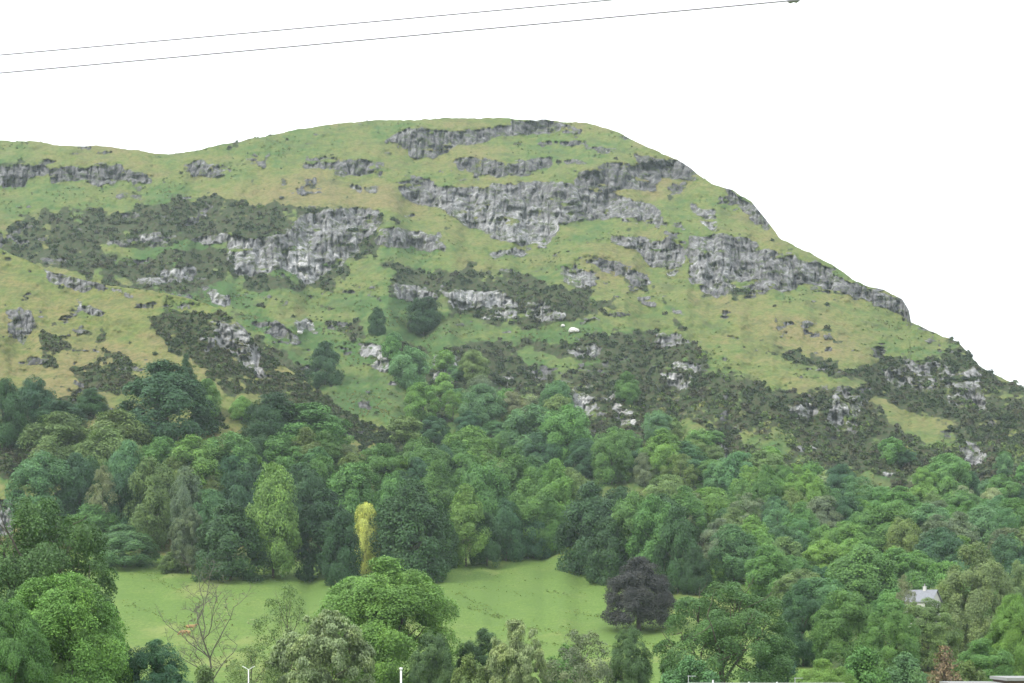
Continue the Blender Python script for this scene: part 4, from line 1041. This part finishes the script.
# roofs just reaching into the bottom of the view
Yr = 172.0; zr = CZ + (HY - 682.7) / F * Yr
X0, X1 = (690 - CX) / F * Yr, (842 - CX) / F * Yr
e, rf = house('bungalow', (X0 + X1) / 2, Yr, zr - 5.4, 0, X1 - X0, 7.5, 2.7, 5.24, 'long low house with only its pale ridge and aerials in view', HARL, FELT, None, ((-5, 1.5), (-1, 1.5), (4, 1.5)))
def aerial(px, top, bars, lx):
    h = (683 - top) / F * Yr; x = (px - CX) / F * Yr - (X0 + X1) / 2; m = MB()
    m.tube([(x, 0, 5.0), (x, 0, 5.3 + h)], [.035, .03], 6)
    m.tube([(x - lx * .15, 0, 5.25 + h), (x + lx, 0, 5.25 + h)], [.02, .02], 5)
    for k in range(bars):
        xx = x + lx * (.05 + .95 * k / (bars - 1)); m.tube([(xx, -.35, 5.25 + h), (xx, .35, 5.25 + h)], [.012, .012], 4)
    m.build('aerial', METAL, rf)
aerial(688.5, 675, 6, .75); aerial(795, 677, 7, .8)
for px, tp in ((713, 679), (749, 681), (777, 681)):
    x = (px - CX) / F * Yr - (X0 + X1) / 2; m = MB(); m.tube([(x, 0, 5.2), (x, 0, 5.42 + (681.6 - tp) / F * Yr)], [.10, .09], 8); m.build('vent_pipe', WHITE, rf)
Yf = 150.0; zt = CZ + (HY - 677.8) / F * Yf; xa = (1009 - CX) / F * Yf
e = empty('flat_roofed_building', (xa, Yf, 0), 'brown flat roofed building with a pale roof edge at the bottom right corner', 'building')
m = MB(); m.box(0, 12, 0, 5, -.5, zt - .28); m.build('wall', BROWN, e)
m = MB(); m.box(-.25, 12.25, -.25, 5.25, zt - .277, zt); m.build('roof', FELT, e)
zl = CZ + (HY - 683.2) / F * Yf; xl = (955 - 1009) / F * Yf
m = MB(); m.box(xl, -.003, 1, 4.5, -.5, zl - .2); m.build('wing', BROWN, e)
m = MB(); m.box(xl - .2, -.26, .8, 4.7, zl - .197, zl); m.build('wing_roof', FELT, e)
for k in range(3):
    m = MB(); m.box(1.5 + 3.4 * k, 3.2 + 3.4 * k, -.04, .04, 4.6, 6.2); f_ = m.build('window', WHITE, e)
    m = MB(); m.box(1.6 + 3.4 * k, 3.1 + 3.4 * k, -.06, -.043, 4.7, 6.1); m.build('pane', DARKGLASS, f_)

# ------------------------------------------------------------------ overhead cables
def cable(name, y0, xe, h, sag, rad, label, dark_end=None):
    Ya = F * h / (HY - y0); Xa = (0 - CX) / F * Ya; Yb_ = F * h / HY; Xb = (xe - CX) / F * Yb_
    m = MB(); pts = []
    for k in range(61):
        s = -4 + 9 * k / 60; X = Xa + (Xb - Xa) * s; Y = Ya + (Yb_ - Ya) * s
        pts.append((X, Y, CZ + h - sag * s * (1 - s)))
    m.tube(pts, [rad] * 61, 6)
    o = m.build(name, WIRE, None, True); tag(o, label, 'power cable', 'overhead power cables')
    if dark_end:
        s = 1.0 - .004; X = Xa + (Xb - Xa) * s; Y = Ya + (Yb_ - Ya) * s; z = CZ + h
        d = MB(); ux, uy = (Xb - Xa), (Yb_ - Ya); n = math.hypot(ux, uy); ux /= n; uy /= n
        d.tube([(X + ux * q, Y + uy * q, z) for q in (-.09, -.05, 0, .05, .09)], [.02, .045, .03, .045, .02], 8)
        d.build('spacer', WIRE, o, True)
cable('power_cable', 55, 610, 10.0, .02, .0115, 'upper overhead cable crossing the white sky')
cable('power_cable', 73, 797, 9.55, .02, .0120, 'lower, longer overhead cable with a small dark clamp near its end', True)

# ------------------------------------------------------------------ air
b = MB(); b.box(-2420, 2420, -250, 2720, -6.5, 560)
hz = b.build('haze', None)
t = NT('haze_air'); v = t.n('ShaderNodeVolumePrincipled'); v.inputs['Color'].default_value = (.78, .90, 1.0, 1); v.inputs['Density'].default_value = HAZE; v.inputs['Anisotropy'].default_value = 0.0
t.l(v.outputs[0], t.out.inputs['Volume']); hz.data.materials.append(t.m); tag(hz, 'thin pale haze in the air over the whole valley', 'haze', None, 'stuff')

# ------------------------------------------------------------------ light, sky, camera
EL, AZ = 46, -122          # sun behind thin cloud: high, behind and left of the camera
sd = bpy.data.lights.new('sun', 'SUN'); sd.energy = SUN; sd.angle = math.radians(12); sd.color = (1, .94, .85)
so = bpy.data.objects.new('sun', sd); C.objects.link(so)
az = math.radians(AZ)       # compass from +Y, clockwise
dx, dy, dz = math.sin(az) * math.cos(math.radians(EL)), math.cos(az) * math.cos(math.radians(EL)), math.sin(math.radians(EL))
from mathutils import Vector
so.rotation_euler = Vector((-dx, -dy, -dz)).to_track_quat('-Z', 'Y').to_euler(); so.location = (0, 0, 60)
wd = bpy.data.worlds.new('World'); bpy.context.scene.world = wd; wd.use_nodes = True
nt = wd.node_tree; nt.nodes.clear()
sk = nt.nodes.new('ShaderNodeTexSky'); sk.sky_type = 'NISHITA'; sk.sun_disc = False
sk.sun_elevation = math.radians(EL); sk.sun_rotation = math.radians(AZ)
mxn = nt.nodes.new('ShaderNodeMix'); mxn.data_type = 'RGBA'; mxn.inputs[0].default_value = .86
nt.links.new(sk.outputs[0], mxn.inputs[6])
# closed cloud deck, a little uneven
tc = nt.nodes.new('ShaderNodeTexCoord'); nz = nt.nodes.new('ShaderNodeTexNoise'); nz.inputs['Scale'].default_value = 1.6; nz.inputs['Detail'].default_value = 4
nt.links.new(tc.outputs['Generated'], nz.inputs['Vector'])
rp = nt.nodes.new('ShaderNodeValToRGB'); rp.color_ramp.elements[0].position = .3; rp.color_ramp.elements[0].color = (.80, .84, .88, 1); rp.color_ramp.elements[1].position = .7; rp.color_ramp.elements[1].color = (1, 1, 1, 1)
nt.links.new(nz.outputs[0], rp.inputs[0])
sc_ = nt.nodes.new('ShaderNodeVectorMath'); sc_.operation = 'SCALE'; sc_.inputs['Scale'].default_value = 8.5
sx = nt.nodes.new('ShaderNodeSeparateXYZ'); nt.links.new(tc.outputs['Generated'], sx.inputs[0])
mr = nt.nodes.new('ShaderNodeMapRange'); nt.links.new(sx.outputs['Z'], mr.inputs[0]); mr.inputs[1].default_value = 0; mr.inputs[2].default_value = 1; mr.inputs[3].default_value = 6.5; mr.inputs[4].default_value = 11
nt.links.new(mr.outputs[0], sc_.inputs['Scale'])
nt.links.new(rp.outputs[0], sc_.inputs[0]); nt.links.new(sc_.outputs[0], mxn.inputs[7])
bg = nt.nodes.new('ShaderNodeBackground'); bg.inputs['Strength'].default_value = .13
nt.links.new(mxn.outputs[2], bg.inputs['Color'])
ow = nt.nodes.new('ShaderNodeOutputWorld'); nt.links.new(bg.outputs[0], ow.inputs[0])

cam = bpy.data.cameras.new('camera'); co = bpy.data.objects.new('camera', cam); C.objects.link(co)
cam.sensor_width = 36; cam.lens = 36 * F / 1024; cam.shift_y = (HY - 341.5) / 1024
co.location = (0, 0, CZ); co.rotation_euler = (math.radians(90), 0, 0); cam.clip_start = .5; cam.clip_end = 9000
S = bpy.context.scene; S.camera = co
S.view_settings.view_transform = 'Standard'; S.view_settings.look = 'None'; S.view_settings.exposure = EXPO; S.view_settings.gamma = 1; S.view_settings.use_curve_mapping = False
cy = S.cycles
cy.max_bounces = 5; cy.diffuse_bounces = 3; cy.glossy_bounces = 1; cy.transmission_bounces = 3; cy.volume_bounces = 1; cy.transparent_max_bounces = 4
cy.use_denoising = True; cy.caustics_reflective = False; cy.caustics_refractive = False
